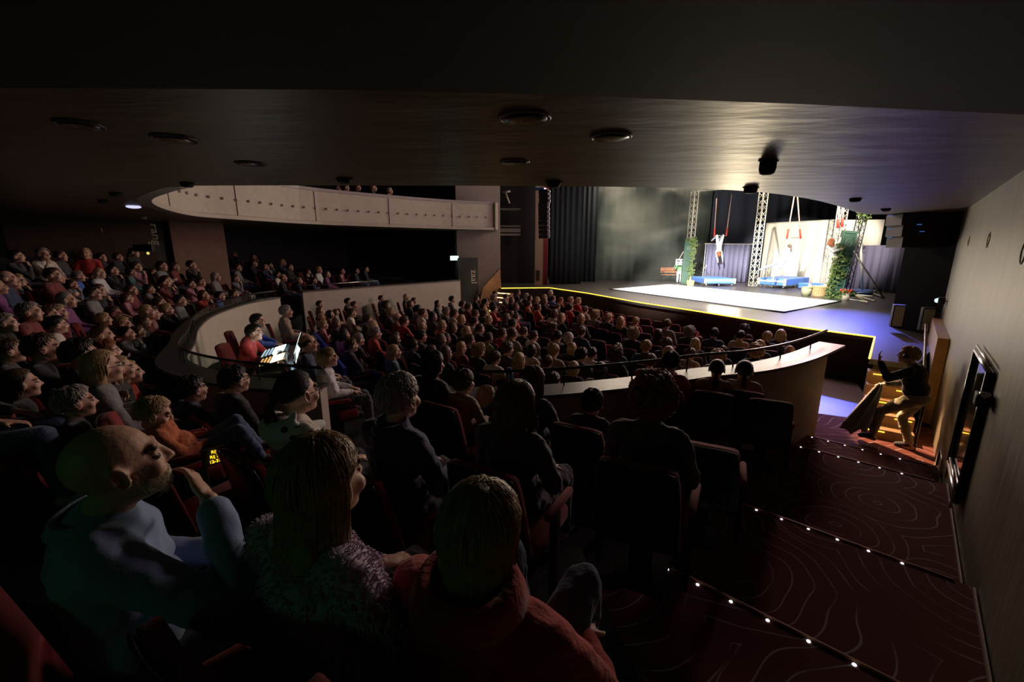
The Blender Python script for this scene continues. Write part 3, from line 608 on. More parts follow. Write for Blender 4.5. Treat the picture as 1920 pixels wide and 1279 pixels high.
# backdrops
wa = PZ(1424, 524, STAGE+.12); wb = PZ(1556, 534, STAGE+.12); wc = PY(1664, 430, 22.6); wtop = PY(1445, 419, wa.y).z
folded('white_backdrop', (wa.x, wa.y), (wb.x, wb.y), STAGE+.12, wtop, M_WHITECLOTH, .035, .75, label='big crumpled white cloth backdrop behind the right trapeze', cat='backdrop')
folded('white_backdrop', (wb.x+.05, wb.y+.25), (wc.x, wc.y+.25), zr(-.3), wtop, M_WHITECLOTH, .04, .6, label='cream upper backdrop above the dark mauve curtain on the right', cat='backdrop')
bm = bmnew(); tube(bm, [(wa.x, wa.y, wtop), (wb.x, wb.y, wtop)], .03, 8); fin(bm, 'backdrop_pole', M_TRUSS, label='top pole carrying the white backdrop', cat='pole')
ma = PY(1326, 458, 26.0); mb = PY(1408, 459, 26.0)
o = empty('mauve_curtain', 'pale mauve curtain on a rail behind the left trapeze', 'curtain', (0, 0, 0))
folded('cloth', (ma.x, ma.y), (mb.x, mb.y), STAGE+.02, ma.z, M_PURPLE, .05, .26, parent=o)
bm = bmnew(); tube(bm, [(ma.x-.15, ma.y, ma.z+.03), (mb.x+.1, mb.y, mb.z+.03)], .025, 8); fin(bm, 'rail', M_TRUSS, parent=o)
for x in (ma.x-.08,): bm = bmnew(); tube(bm, [(x, ma.y, STAGE), (x, ma.y, ma.z+.03)], .02, 8); fin(bm, 'upright', M_TRUSS, parent=o)
pa_ = PZ(1598, 540, STAGE); pb_ = PZ(1694, 552, STAGE); ptz = PY(1640, 460, (pa_.y+pb_.y)/2).z
folded('dark_mauve_curtain', (pa_.x-.6, pa_.y+.3), (pb_.x, pb_.y), STAGE+.02, ptz, mat('dark_mauve', (.10, .09, .15), .85), .07, .34, label='darker mauve curtain at the right of the stage', cat='curtain')

# trapezes
def trapeze(tops, bar_l, bar_r, lb, padr=.045, padlen=.42):
    o = empty('trapeze', lb, 'trapeze', (Vector(bar_l)+Vector(bar_r))/2); O = Vector(o.location)
    for tp, bp in zip(tops, (bar_l, bar_r)):
        tp = Vector(tp)-O; b_ = Vector(bp)-O; bm = bmnew(); tube(bm, [tp, b_], .028, 8); fin(bm, 'rope', mat('rope_pink', (.75, .5, .42), .8), True, parent=o)
        d = (tp-b_).normalized(); bm = bmnew(); tube(bm, [b_-d*.04, b_+d*padlen], padr, 10); fin(bm, 'red_sleeve', mat('red_sleeve', (.6, .05, .03), .7), True, parent=o)
    bm = bmnew(); tube(bm, [Vector(bar_l)-O, Vector(bar_r)-O], .018, 8); fin(bm, 'bar', M_STEEL, True, parent=o); return o
ty = f1.y-.1
trapeze([PY(1343.5, 372, ty), PY(1372, 364, ty)], PY(1339, 442, ty), PY(1361.5, 442, ty), 'left trapeze with orange-red sleeves carrying an upside down acrobat')
ty2 = 21.8
trapeze([PY(1492, 352, ty2), PY(1494, 352, ty2)], PY(1475.5, 446, ty2), PY(1501, 446, ty2), 'right trapeze with red sleeves before the white backdrop')
ty3 = 17.6
trapeze([PY(1577, 350, ty3), PY(1584, 350, ty3)], PY(1571, 426, ty3), PY(1579, 424, ty3), 'red hand loops on ropes above the green panel', .05, .3)

# blue mats / trampolines
def bluemat(u0, v0, u1, v1, dep, h, lb, z0=.14):
    a = PZ(u0, v0, STAGE); b = PZ(u1, v1, STAGE); t = (b-a).normalized(); n = Vector((-t.y, t.x, 0)); L = (b-a).length
    o = empty('crash_mat', lb, 'crash mat', (a.x, a.y, STAGE), math.atan2(t.y, t.x))
    bm = bmnew(); box(bm, (L/2, dep/2, z0+h/2), (L, dep, h), None, .04); fin(bm, 'pad', M_BLUE, parent=o)
    bm = bmnew(); box(bm, (L/2, -.01, z0+h*.62), (L*.94, .03, h*.25)); fin(bm, 'lacing', mat('lacing', (.65, .68, .75), .5), parent=o)
    for x in (.05, L-.05):
        bm = bmnew(); box(bm, (x, .0, z0+h/2), (.12, .12, h*1.02), None, .03); fin(bm, 'corner_guard', mat('corner_guard', (.45, .38, .28), .6), parent=o)
    for x in (.15, L*.5, L-.15):
        for y in (.12, dep-.12): bm = bmnew(); cap(bm, (x, y-.02, .07), (x, y+.02, .07), .06, .06, 10); fin(bm, 'wheel', M_STEEL, parent=o)
bluemat(1320, 537, 1378, 537, 1.9, .28, 'blue crash mat with corded front below the left trapeze')
bluemat(1420, 538, 1472, 542, 2.5, .36, 'large blue crash mat below the right trapeze')
bluemat(1583, 556, 1640, 553, 1.2, .18, 'low blue mat lying behind the flower pot', .03)
bluemat(1515, 545, 1548, 545, .8, .28, 'blue mat edge showing behind the wicker basket', .05)

# bench
bq = PZ(1264, 529, STAGE); bn = empty('park_bench', 'brown slatted park bench with iron legs at the left of the stage', 'bench', bq, -.05)
for x in (-.72, .62):
    bm = bmnew(); tube(bm, [(x, -.22, 0), (x, -.2, .42), (x, .2, .42), (x, .28, .86)], .022, 6); tube(bm, [(x, .25, 0), (x, .2, .42)], .022, 6); tube(bm, [(x, -.22, .44), (x, -.2, .62), (x, .22, .62)], .018, 6); fin(bm, 'iron_leg', M_BLACK, True, parent=bn)
M_SLAT = mat('bench_slat', (.42, .15, .05), .5, var=.2)
for y in (-.16, -.04, .08): bm = bmnew(); box(bm, (-.05, y, .445), (1.5, .095, .03), None, .006); fin(bm, 'seat_slat', M_SLAT, parent=bn)
for z, y in ((.6, .235), (.72, .26), (.82, .28)): bm = bmnew(); box(bm, (-.05, y-.03, z), (1.5, .03, .085), None, .006); fin(bm, 'back_slat', M_SLAT, parent=bn)

# ivy green panels
def leaves(bm, pts, n, spread, s=.05, seed=1):
    r = random.Random(seed)
    for _ in range(n):
        p = Vector(r.choice(pts))+Vector((r.gauss(0, spread), r.gauss(0, .05)-.06, r.gauss(0, spread)))
        a = r.random()*PI*2; k = s*(.6+r.random()*.8); R_ = Matrix.Rotation(a, 3, 'Y') @ Matrix.Rotation(r.uniform(-.7, .7), 3, 'X')
        q = [p+R_ @ Vector(v)*k for v in ((0, 0, -1), (.55, .12, -.1), (.7, 0, .5), (0, -.15, 1), (-.7, 0, .5), (-.55, .12, -.1))]
        c_ = [bm.verts.new(x) for x in q]; bm.faces.new(c_)
        c2 = [bm.verts.new(x+R_ @ Vector((0, .006, 0))) for x in q]; bm.faces.new(c2[::-1])
def greenpanel(foot, w, h, lb, tilt, vines, seed, rz=0):
    o = empty('green_panel', lb, 'scenery panel', foot, rz); R_ = RY(tilt)
    bm = bmnew(); box(bm, R_ @ Vector((0, 0, h/2)), (w, .12, h), R_, .015); fin(bm, 'board', M_GREENP, parent=o)
    bm = bmnew()
    for z0_, z1_ in ((.05, .3), (.34, .62), (.66, .97)):
        for a, b in (((-.42, z0_), (.42, z0_)), ((.42, z0_), (.42, z1_)), ((.42, z1_), (-.42, z1_)), ((-.42, z1_), (-.42, z0_))):
            tube(bm, [R_ @ Vector((a[0]*w, -.07, a[1]*h)), R_ @ Vector((b[0]*w, -.07, b[1]*h))], .018, 6)
    fin(bm, 'moulding', mat('moulding_green', (.05, .11, .07), .6), parent=o)
    cz = R_ @ Vector((0, -.075, h*.83)); bm = bmnew()
    for rr_ in (.17, .12): tube(bm, [cz+Vector((math.cos(a)*rr_*w*1.4, 0, math.sin(a)*rr_*w*1.4)) for a in [2*PI*i/20 for i in range(20)]], .012, 6, closed=True)
    for k in range(3): a = k*PI/3; tube(bm, [cz+Vector((math.cos(a)*.16*w, 0, math.sin(a)*.16*w)), cz-Vector((math.cos(a)*.16*w, 0, math.sin(a)*.16*w))], .01, 6)
    fin(bm, 'round_medallion', mat('medallion', (.13, .2, .15), .6), parent=o)
    bm = bmnew(); P_ = [R_ @ Vector((x*w, -.04, z*h)) for x, z in vines]; leaves(bm, P_, 420, .09, .055, seed)
    iv = fin(bm, 'ivy', M_LEAF, parent=o); iv['kind'] = 'stuff'
gp = PZ(1288, 530, STAGE); greenpanel(gp-Vector((.36, .6, 0)), .52, 2.45, 'tall green panel with ivy behind the bench', .02, [(.45, z/12) for z in range(13)]+[(.3, .35), (.2, .4), (.25, .95), (0, 1), (.4, 1.0), (.3, .7)], 3)
gp = PZ(1563, 559, STAGE); greenpanel(gp, .62, 2.75, 'tall green panel with round medallion and ivy, right of the stage', .08, [(-.45, z/20) for z in range(13)]+[(-.2, .62), (0, .6), (.1, .5), (-.4, .7), (-.45, .75), (-.3, .05), (.2, .05), (0, .02), (.45, .05), (-.1, .33), (0, .37)], 5)
# dark truss with foliage behind the right panel
q = PZ(1582, 553, STAGE); o = empty('ivy_truss', 'dark leaning truss covered with ivy behind the right green panel', 'truss', q)
truss(o, 'chord', (0, 0, 0), (.40, .1, 4.6), .26, .022, .012, M_BLACK)
bm = bmnew(); leaves(bm, [(.30+.02*i, 0, 3.4+.14*i) for i in range(8)]+[(.05*i, 0, 3.9+.03*i) for i in range(7)], 420, .17, .06, 9); iv = fin(bm, 'ivy', M_LEAF, parent=o); iv['kind'] = 'stuff'
# pole stand with braces
q = PZ(1617, 552, STAGE); o = empty('pole_stand', 'tall steel pole stand with diagonal brace at the right of the stage', 'stand', q)
tq = PY(1611, 380, q.y)-q
bm = bmnew(); tube(bm, [(0, 0, 0), tq], .05, 10); fin(bm, 'pole', M_TRUSS, True, parent=o)
rr = PZ(1657, 560, STAGE)-q; bm = bmnew(); tube(bm, [rr, PY(1600, 470, q.y)-q], .035, 8); fin(bm, 'diagonal_brace', mat('dark_steel', (.2, .19, .18), .4, metal=.5), True, parent=o)
l1 = PZ(1595, 540, STAGE)-q; bm = bmnew(); tube(bm, [l1+Vector((0, 0, .06)), rr+Vector((0, 0, .06))], .04, 8); fin(bm, 'floor_bar', mat('dark_steel', (.2, .19, .18), .4, metal=.5), True, parent=o)
# folded truss frame on the floor
q = PZ(1592, 561, STAGE); o = empty('floor_frame', 'silver frame with crossed bars lying flat on the stage', 'frame', q)
c4 = [PZ(u, v, STAGE)-q+Vector((0, 0, .05)) for u, v in [(1590, 563), (1627, 569), (1640, 567), (1600, 554)]]; c4b = [PZ(u, v, STAGE)-q+Vector((0, 0, .05)) for u, v in [(1606, 556), (1636, 558)]]
bm = bmnew(); tube(bm, [c4[0], c4[1]], .03, 6); tube(bm, [c4[3], c4b[1]], .03, 6); tube(bm, [c4b[0], c4[2]], .03, 6); fin(bm, 'rail', M_TRUSS, parent=o)
bm = bmnew(); tube(bm, [c4[0], c4b[1]], .018, 6); tube(bm, [c4[1], c4[3]], .018, 6); tube(bm, [c4[2], c4[3]], .018, 6); fin(bm, 'cross_bar', mat('gold_bar', (.5, .42, .15), .4), parent=o)
# baskets, bucket, flowers
def pot(u, v, r0, r1, h, m, name, lb, cat, weave=False):
    q = PZ(u, v, STAGE); o = empty(name, lb, cat, q); bm = bmnew(); lathe(bm, [(r0, 0), (r1, h), (r1-.02, h), (r0-.02, .03)]); fin(bm, 'body', m, not weave, parent=o)
    bm = bmnew(); tube(bm, [(math.cos(a)*r1, math.sin(a)*r1, h) for a in [2*PI*i/20 for i in range(20)]], .02, 6, closed=True); fin(bm, 'rim', m, parent=o)
    if weave:
        bm = bmnew()
        for i in range(22): a = 2*PI*i/22; tube(bm, [(math.cos(a)*r0, math.sin(a)*r0, .01), (math.cos(a)*(r1+.01), math.sin(a)*(r1+.01), h)], .013, 5)
        fin(bm, 'woven_ribs', m, parent=o)
    return o
M_WICK = mat('wicker', (.42, .26, .12), .7, var=.3, vscale=20, bump=.4)
bk = pot(1294, 537, .14, .18, .30, M_WICK, 'wicker_basket', 'wicker basket holding a bottle beside the bench', 'basket', True)
bm = bmnew(); cap(bm, (0, 0, .1), (0, 0, .38), .05, .045, 12); cap(bm, (0, 0, .38), (0, 0, .52), .02, .018, 10); fin(bm, 'bottle', mat('bottle', (.7, .45, .2), .3), True, label='amber bottle standing in the basket beside the bench', cat='bottle', loc=Vector(bk.location)+Vector((-.03, 0, 0)))
pot(1511, 554, .17, .21, .36, mat('olive_bucket', (.3, .3, .17), .5), 'bucket', 'olive bucket left of the large wicker basket', 'bucket')
pot(1535, 555, .22, .29, .40, M_WICK, 'wicker_basket', 'large wicker basket in front of the right green panel', 'basket', True)
fp = pot(1584, 563, .13, .17, .27, mat('cream_pot', (.42, .38, .28), .5), 'flower_pot', 'cream pot of red flowers right of the green panel', 'flower pot')
bm = bmnew(); r = random.Random(4)
for i in range(34): a = r.random()*6.28; d = r.random()**.5*.2; ell(bm, (math.cos(a)*d, math.sin(a)*d, .34+r.random()*.1), (.035, .035, .03), n=6)
fin(bm, 'red_blooms', mat('red_bloom', (.65, .08, .05), .6), parent=fp)['kind'] = 'stuff'
bm = bmnew(); leaves(bm, [(0, 0, .3), (.12, 0, .28), (-.12, 0, .28)], 90, .07, .05, 8); fin(bm, 'leaves', M_LEAF, parent=fp)['kind'] = 'stuff'
# ------------------------------------------------------------------ people
HC0 = Vector((0, .0, 1.165))
def V(*a): return Vector(a)
def finger(bm, p, d, n, L, r):
    p1 = p+d*L*.5; d2 = (d+n*.55).normalized(); p2 = p1+d2*L*.3; d3 = (d2+n*.6).normalized()
    cap(bm, p, p1, r, r*.95, 7); cap(bm, p1, p2, r*.95, r*.85, 7); cap(bm, p2, p2+d3*L*.25, r*.85, r*.7, 7)
def hand(bm, wr, d, n, side, spread=.35, s=1.0):
    """palm plus five bent fingers; d points along the hand, n out of the palm, side = +1 when the thumb lies towards cross(d, n)"""
    d = Vector(d).normalized(); n = (Vector(n)-d*Vector(n).dot(d)).normalized(); x = d.cross(n)*side; wr = Vector(wr)
    rot = Matrix((x, d, n)).transposed()
    ell(bm, wr+d*.045*s, (.040*s, .054*s, .016*s), rot, 12)
    for i, (o, L) in enumerate([(.028, .072), (.010, .080), (-.010, .074), (-.027, .058)]):
        finger(bm, wr+d*.082*s+x*o*s-n*.002, (d+x*o*spread*12).normalized(), n, L*s, .0082*s)
    t0 = wr+x*.03*s+d*.025*s; td = (d*.6+x*.8+n*.25).normalized(); t1 = t0+td*.035*s; t2 = t1+(d*.9+x*.25+n*.3).normalized()*.03*s
    cap(bm, t0, t1, .012*s, .010*s, 8); cap(bm, t1, t2, .010*s, .008*s, 8)
POSE = {}
def pose(name, **k):
    P = dict(hc=V(0, .0, 1.165), nb=V(0, -.075, 1.0), ch=V(0, -.06, .86), be=V(0, -.03, .68), pe=V(0, .0, .55),
             sh=[V(-.17, -.065, .965), V(.17, -.065, .965)], el=[V(-.235, .02, .71), V(.235, .02, .71)], wr=[V(-.11, .26, .665), V(.11, .26, .665)],
             hd=[V(.3, 1, -.35), V(-.3, 1, -.35)], hn=[V(0, -.2, -1), V(0, -.2, -1)], hip=[V(-.09, .03, .53), V(.09, .03, .53)], kn=[V(-.12, .45, .53), V(.12, .45, .53)],
             an=[V(-.12, .48, .10), V(.12, .48, .10)], ft=[V(-.13, .62, .035), V(.13, .62, .035)], fat=1.0)
    P.update(k); POSE[name] = P; return P
pose('lap')
pose('crossed', el=[V(-.235, .05, .73), V(.235, .05, .73)], wr=[V(.07, .19, .76), V(-.07, .20, .80)], hd=[V(1, .1, .1), V(-1, .1, .1)], hn=[V(0, -1, 0), V(0, -1, 0)])
pose('chin', el=[V(-.235, .02, .71), V(.22, .22, .74)], wr=[V(-.10, .27, .665), V(.10, .19, .97)], hd=[V(.3, 1, -.35), V(-.55, -.35, .75)], hn=[V(0, -.2, -1), V(-.5, -1, -.2)])
pose('forward', hc=V(0, .16, 1.10), nb=V(0, .06, .95), ch=V(0, .03, .83), be=V(0, .0, .67), sh=[V(-.17, .05, .92), V(.17, .05, .92)], el=[V(-.24, .2, .70), V(.24, .2, .70)], wr=[V(-.07, .42, .63), V(.07, .42, .63)])
pose('hero_man', hc=V(.04, .0, 1.165), el=[V(-.235, .02, .71), V(.36, .20, .74)], wr=[V(-.10, .27, .665), V(.135, .17, 1.025)], hd=[V(.3, 1, -.35), V(-.8, -.22, .5)], hn=[V(0, -.2, -1), V(-.3, -.9, -.4)], fat=1.1)
pose('kid_hunch', fat=1.2, sh=[V(-.21, -.03, .93), V(.21, -.03, .93)], el=[V(-.36, .06, .68), V(.36, .06, .68)], wr=[V(-.20, .30, .64), V(.20, .30, .64)], kn=[V(-.15, .42, .72), V(.15, .42, .72)])
def head(bm, c, s=1.0, R=None):
    R = R or Matrix.Identity(3)
    f = lambda x, y, z: c+R @ (V(x, y, z)*s)
    E_ = lambda p, r, rot=None: ell(bm, f(*p), tuple(k*s for k in r), R @ rot if rot else R, 16)
    E_((0, -.018, .025), (.076, .097, .092)); E_((0, .03, -.03), (.062, .062, .085)); E_((0, .058, -.085), (.034, .032, .028)); E_((0, .0, -.075), (.055, .06, .04))
    K_ = lambda a, b, r0, r1: cap(bm, f(*a), f(*b), r0*s, r1*s, 10)
    K_((0, .086, .018), (0, .105, -.020), .008, .0115); K_((-.036, .074, .030), (.036, .074, .030), .013, .013)
    for q in (-1, 1):
        E_((q*.038, .062, -.03), (.026, .026, .026)); E_((q*.010, .098, -.024), (.008, .009, .007))
        E_((q*.077, .0, -.008), (.007, .014, .024), RY(q*.2) @ RX(-.15)); tube(bm, [f(q*(.083+.006*math.sin(a*.5)), -.006+.017*math.cos(a)-.006*math.sin(a), -.006+.030*math.sin(a)) for a in [2*PI*i/12 for i in range(12)]], .0056*s, 6, closed=True); E_((q*.031, .072, .004), (.014, .012, .011))
    K_((-.02, .082, -.052), (.02, .082, -.052), .008, .008); K_((-.018, .079, -.063), (.018, .079, -.063), .009, .009)
def body_prims(bm, P, g=0.0, parts='all', hs=1.0, R=None):
    F = P['fat']
    if parts in ('all', 'shirt'):
        ell(bm, P["ch"], (.150*F+g, .105*F+g, .20+g)); ell(bm, P['be'], (.148*F+g, .120*F+g, .15+g))
        cap(bm, P['sh'][0]*.85+P['nb']*.15+V(0, 0, -.005), P['sh'][1]*.85+P['nb']*.15+V(0, 0, -.005), .062+g, .062+g, 12)
        cap(bm, P['ch']+V(0, 0, .1), P['nb']+V(0, 0, -.005), .09+g, .066+g*.6, 12)
        for i in (0, 1):
            cap(bm, P['sh'][i], P["el"][i], .047*F+g, .037*F+g, 12)
            e, w_ = P['el'][i], P['wr'][i]; w2 = e+(w_-e)*(.9 if g else 1)
            cap(bm, e, w2, .037*F+g, .025+g, 12)
    if parts in ('all', 'pants'):
        ell(bm, P['pe'], (.165*F+g, .135+g, .105+g))
        for i in (0, 1):
            cap(bm, P['hip'][i], P['kn'][i], .082*F+g, .056+g, 12); k_, a = P['kn'][i], P['an'][i]; cap(bm, k_, k_+(a-k_)*(.93 if g else 1), .056+g, .036+g*1.3, 12)
    if parts == 'all':
        cap(bm, P['nb']+V(0, 0, -.03), P['hc']+(R @ V(0, -.02, -.06) if R else V(0, -.02, -.06)), .056*F, .05*F, 12); head(bm, P['hc'], hs, R)
        for i in (0, 1):
            a, f = P['an'][i], P['ft'][i]; cap(bm, a+V(0, -.03, -.055), f, .036, .028, 10)
            hand(bm, P['wr'][i], P['hd'][i], P['hn'][i], 1 if i == 0 else -1)
BODY = {}
def body(pn, hi=False, hs=1.0, tilt=0.0):
    key = (pn, hi, hs, tilt)
    if key in BODY: return BODY[key]
    P = POSE[pn]; out = {}; R = Matrix.Rotation(tilt, 3, 'X')
    bm = bmnew(); body_prims(bm, P, 0, 'all', hs, R); me = fuse(bm, .0062 if hi else .0115, 3 if hi else 2); me.materials.clear()
    for m in (skinm(0), M_EYE, M_LIP, M_BROW): me.materials.append(m)
    co = P['hc']
    for p in me.polygons:
        q = R.inverted() @ (p.center-co)/hs
        if q.y > .05:
            for s in (-1, 1):
                if abs(q.x-s*.031) < .013 and abs(q.z-.003) < .0065: p.material_index = 1
                elif abs(q.x-s*.034) < .022 and abs(q.z-.031+abs(q.x-s*.03)*.15) < .0055: p.material_index = 3
            if q.y > .075 and abs(q.x) < .022 and -.067 < q.z < -.047: p.material_index = 2
    out['body'] = me
    for nm, g in (('shirt', .017), ('pants', .014)):
        bm = bmnew(); body_prims(bm, P, g, nm); me = fuse(bm, .011 if hi else .018, 3)
        nrm = [v.normal.copy() for v in me.vertices]
        for v, n in zip(me.vertices, nrm):
            a = noise.noise(Vector((v.co.x*7, v.co.y*7, v.co.z*13)))+.6*noise.noise(v.co*22)
            v.co += n*a*(.012 if hi else .008)
        me.materials.clear(); out[nm] = me
    if hi:
        bm = bmnew()
        for i in (0, 1):
            an, f = P['an'][i], P['ft'][i]; dd = (f-an); cap(bm, an+dd*.1+V(0, 0, -.01), f, .047, .038, 12)
        out['shoes'] = fuse(bm, .009, 2); out['shoes'].materials.clear()
    BODY[key] = out; return out
def limit(phi):
    a = abs(phi)/PI*180
    xs = [(0, 44), (45, 50), (62, 72), (80, 86), (100, 102), (130, 118), (180, 124)]
    for (x0, y0), (x1, y1) in zip(xs, xs[1:]):
        if a <= x1: return math.radians(y0+(y1-y0)*(a-x0)/(x1-x0))
    return math.radians(124)
def scalp(phi, th, off): 
    return V(math.sin(phi)*math.sin(th)*(.080+off), math.cos(phi)*math.sin(th)*(.101+off)-.018, math.cos(th)*(.097+off)+.025)
HAIR = {}
def hair(style, hi=False, seed=0):
    key = (style, hi, seed)
    if key in HAIR: return HAIR[key]
    rnd = random.Random(seed*31+ord(style[0])); bm = bmnew()
    n = dict(S=260, L=240, B=230, N=110, P=200, C=260, F=200)[style]*(3 if hi else 1)
    vol = dict(S=.012, L=.012, B=.014, N=.003, P=.006, C=.035, F=.02)[style]
    # cap under the strands
    if style != 'N':
        NU, NV = 28, 9; rows = []
        for j in range(NV+1):
            rows.append([bm.verts.new(scalp(-PI+2*PI*i/NU, limit(-PI+2*PI*i/NU)*j/NV*.98+.001, vol*.7)) for i in range(NU)])
        inn_ = [[bm.verts.new(scalp(-PI+2*PI*i/NU, limit(-PI+2*PI*i/NU)*j/NV*.98+.001, -.006)) for i in range(NU)] for j in (NV,)]
        bridge(bm, rows+inn_, NU)
    if style == 'L':
        ell(bm, V(0, -.06, -.08), (.085, .06, .12)); ell(bm, V(0, -.095, -.2), (.11, .045, .14))
    if style == 'B': ell(bm, V(0, -.05, -.055), (.088, .068, .085))
    if style == 'F': ell(bm, V(0, -.05, -.05), (.09, .07, .09))
    if style == 'C': ell(bm, V(0, -.035, .0), (.105, .105, .115))
    bp = V(0, -.125, .02)
    if style == 'P': ell(bm, bp, (.028, .03, .03))
    seg_ = 9 if hi else 6
    for _ in range(n):
        phi = rnd.uniform(-PI, PI); r0 = rnd.random()**.6
        if style == 'N':
            phi = rnd.choice((-1, 1))*rnd.uniform(1.35, PI); lim = limit(phi); th0 = lim*rnd.uniform(.72, .96)
        else: lim = limit(phi); th0 = lim*r0*.95
        pts = []; w_ = (.0035 if hi else .006)*rnd.uniform(.7, 1.3)
        if style in 'SNC':
            L_ = dict(S=.5, N=.18, C=.55)[style]*rnd.uniform(.7, 1.3)
            dphi = rnd.uniform(-.4, .4)
            for k in range(seg_):
                t = k/(seg_-1); th = min(th0+L_*t, lim+.1); off = vol*(.5+.6*math.sin(PI*min(t, .7)))+rnd.uniform(-.001, .003)
                p = scalp(phi+dphi*t, th, off)
                if style == 'C': p += V(math.sin(t*11+phi*5), math.cos(t*9+phi*3), math.sin(t*10+th0*9))*.013
                pts.append(p)
        elif style == 'P':
            a = scalp(phi, th0, vol); 
            for k in range(seg_):
                t = k/(seg_-1); q = a.lerp(bp, t); q0 = q-V(0, -.018, .025); l = math.sqrt((q0.x/.084)**2+(q0.y/.104)**2+(q0.z/.1)**2)
                if t < .9 and l > 1e-3: q = V(0, -.018, .025)+q0/l*(1+vol*4*rnd.uniform(.4, 1))
                pts.append(q)
        else:
            hang = dict(L=.32, B=.08, F=.13)[style]*rnd.uniform(.75, 1.1); pphi = phi
            tgt = math.copysign(max(abs(phi), 1.45), phi) if abs(phi) < 1.45 else phi
            k1 = seg_-4
            for k in range(k1):
                t = k/(k1-1); ph = phi+(tgt-phi)*t; th = th0+(max(limit(tgt), 1.6)-th0)*t if abs(phi) < 1.45 else th0+(lim-th0)*t
                pts.append(scalp(ph, th, vol*(.5+.6*t)+rnd.uniform(0, .004)))
            e_ = pts[-1]; out_ = V(e_.x, min(e_.y, -.02)+.0, 0)
            for k in range(1, 5):
                t = k/4; q = e_+V(e_.x*(.12 if style != 'B' else -.1)*t, (-.035 if style == 'L' else 0)*t-max(0, e_.y-.02)*.3*t, -hang*t)
                if style == 'F': q += V(math.sin(t*8+phi*4), math.cos(t*7+phi), 0)*.014*t
                if style == 'L': q += V(rnd.uniform(-.006, .006), rnd.uniform(-.01, .004), 0)*t
                pts.append(q)
        rr = [w_*(1-.55*abs(2*i/(len(pts)-1)-.8)) for i in range(len(pts))]
        tube(bm, pts, [max(.001, x) for x in rr], 4 if hi else 3, caps=False)
    if style == 'P':
        for _ in range(60 if hi else 24):
            a = bp+V(rnd.uniform(-.012, .012), rnd.uniform(-.01, .01), rnd.uniform(-.01, .01)); e_ = V(rnd.uniform(-.03, .03), -.03+rnd.uniform(-.02, .02), -.2*rnd.uniform(.7, 1.1))
            tube(bm, [a, a+V(0, -.03, -.02)+e_*.2, a+V(0, -.02, 0)+e_*.7, a+e_], [.005, .006, .005, .002], 4 if hi else 3, caps=False)
    me = bpy.data.meshes.new('hair'); bm.to_mesh(me); bm.free()
    for p in me.polygons: p.use_smooth = True
    HAIR[key] = me; return me
def glasses_mesh():
    bm = bmnew()
    for s in (-1, 1):
        tube(bm, [V(s*.033+math.cos(a)*.023, .098-abs(math.cos(a))*0, .004+math.sin(a)*.017) for a in [2*PI*i/16 for i in range(16)]], .0018, 5, closed=True)
        tube(bm, [V(s*.056, .096, .008), V(s*.078, .06, .01), V(s*.083, .0, .008)], .002, 5)
    tube(bm, [V(-.01, .1, .008), V(.01, .1, .008)], .0018, 5)
    me = bpy.data.meshes.new('glasses'); bm.to_mesh(me); bm.free(); me.materials.append(M_BLACKG); return me
GLASS = None
def headset_mesh(bmat):
    bm = bmnew(); tube(bm, [V(math.sin(a)*.096, -.01, .02+math.cos(a)*.112) for a in [(-1.55+3.1*i/12) for i in range(13)]], .007, 6)
    for s in (-1, 1): cap(bm, V(s*.086, -.006, .0), V(s*.1, -.006, .0), .034, .03, 12)
    me = bpy.data.meshes.new('headphones'); bm.to_mesh(me); bm.free(); me.materials.append(bmat); return me
def copym(me, m, **k):
    o = bpy.data.objects.new(k['name'], me); C.objects.link(o); o.parent = k['parent']
    if not me.materials: me.materials.append(m)
    o.material_slots[0].link = 'OBJECT'; o.material_slots[0].material = m; return o
PEOPLE = []
def person(pos, heading, label, st='S', hc='n', cl='K', pose_='lap', scale=1.0, hi=False, sk=0, hs=1.0, extras='', group='seated audience members', seatz=0.0, tilt=0.0, pants='Q', seed=0, zscale=None):
    """pos: floor point under the hips; heading: direction faced on the floor"""
    B = body(pose_, hi, hs, tilt)
    o = bpy.data.objects.new('person', B['body']); C.objects.link(o)
    o['label'] = label; o['category'] = 'person'
    if group: o['group'] = group
    z = (1-scale)*.44
    o.location = (pos[0], pos[1], pos[2]+z+seatz); o.scale = (scale,)*3; o.rotation_euler = (0, 0, math.atan2(-heading[0], heading[1]))
    o.material_slots[0].link = 'OBJECT'; o.material_slots[0].material = skinm(sk)
    s_ = copym(B['shirt'], clothm(cl), name='shirt', parent=o); copym(B['pants'], clothm(pants), name='trousers', parent=o)
    if 'shoes' in B: copym(B['shoes'], clothm('K'), name='shoes', parent=o)
    hcv = POSE[pose_]['hc']; R = Matrix.Rotation(tilt, 3, 'X').to_4x4()
    if st:
        h = copym(hair(st, hi, seed), hairm(hc), name='hair', parent=o); h.location = hcv; h.scale = (hs,)*3; h.rotation_euler = (tilt, 0, 0)
    global GLASS
    if 'g' in extras:
        if GLASS is None: GLASS = glasses_mesh()
        g_ = copym(GLASS, M_BLACKG, name='glasses', parent=o); g_.location = hcv; g_.scale = (hs,)*3; g_.rotation_euler = (tilt, 0, 0)
    if 'h' in extras:
        g_ = link('headphones', headset_mesh(mat('headphone_violet' if 'v' in extras else 'headphone_black', (.25, .2, .6) if 'v' in extras else (.02, .02, .02), .4)), parent=o); g_.location = hcv; g_.scale = (hs,)*3
    PEOPLE.append(o); return o

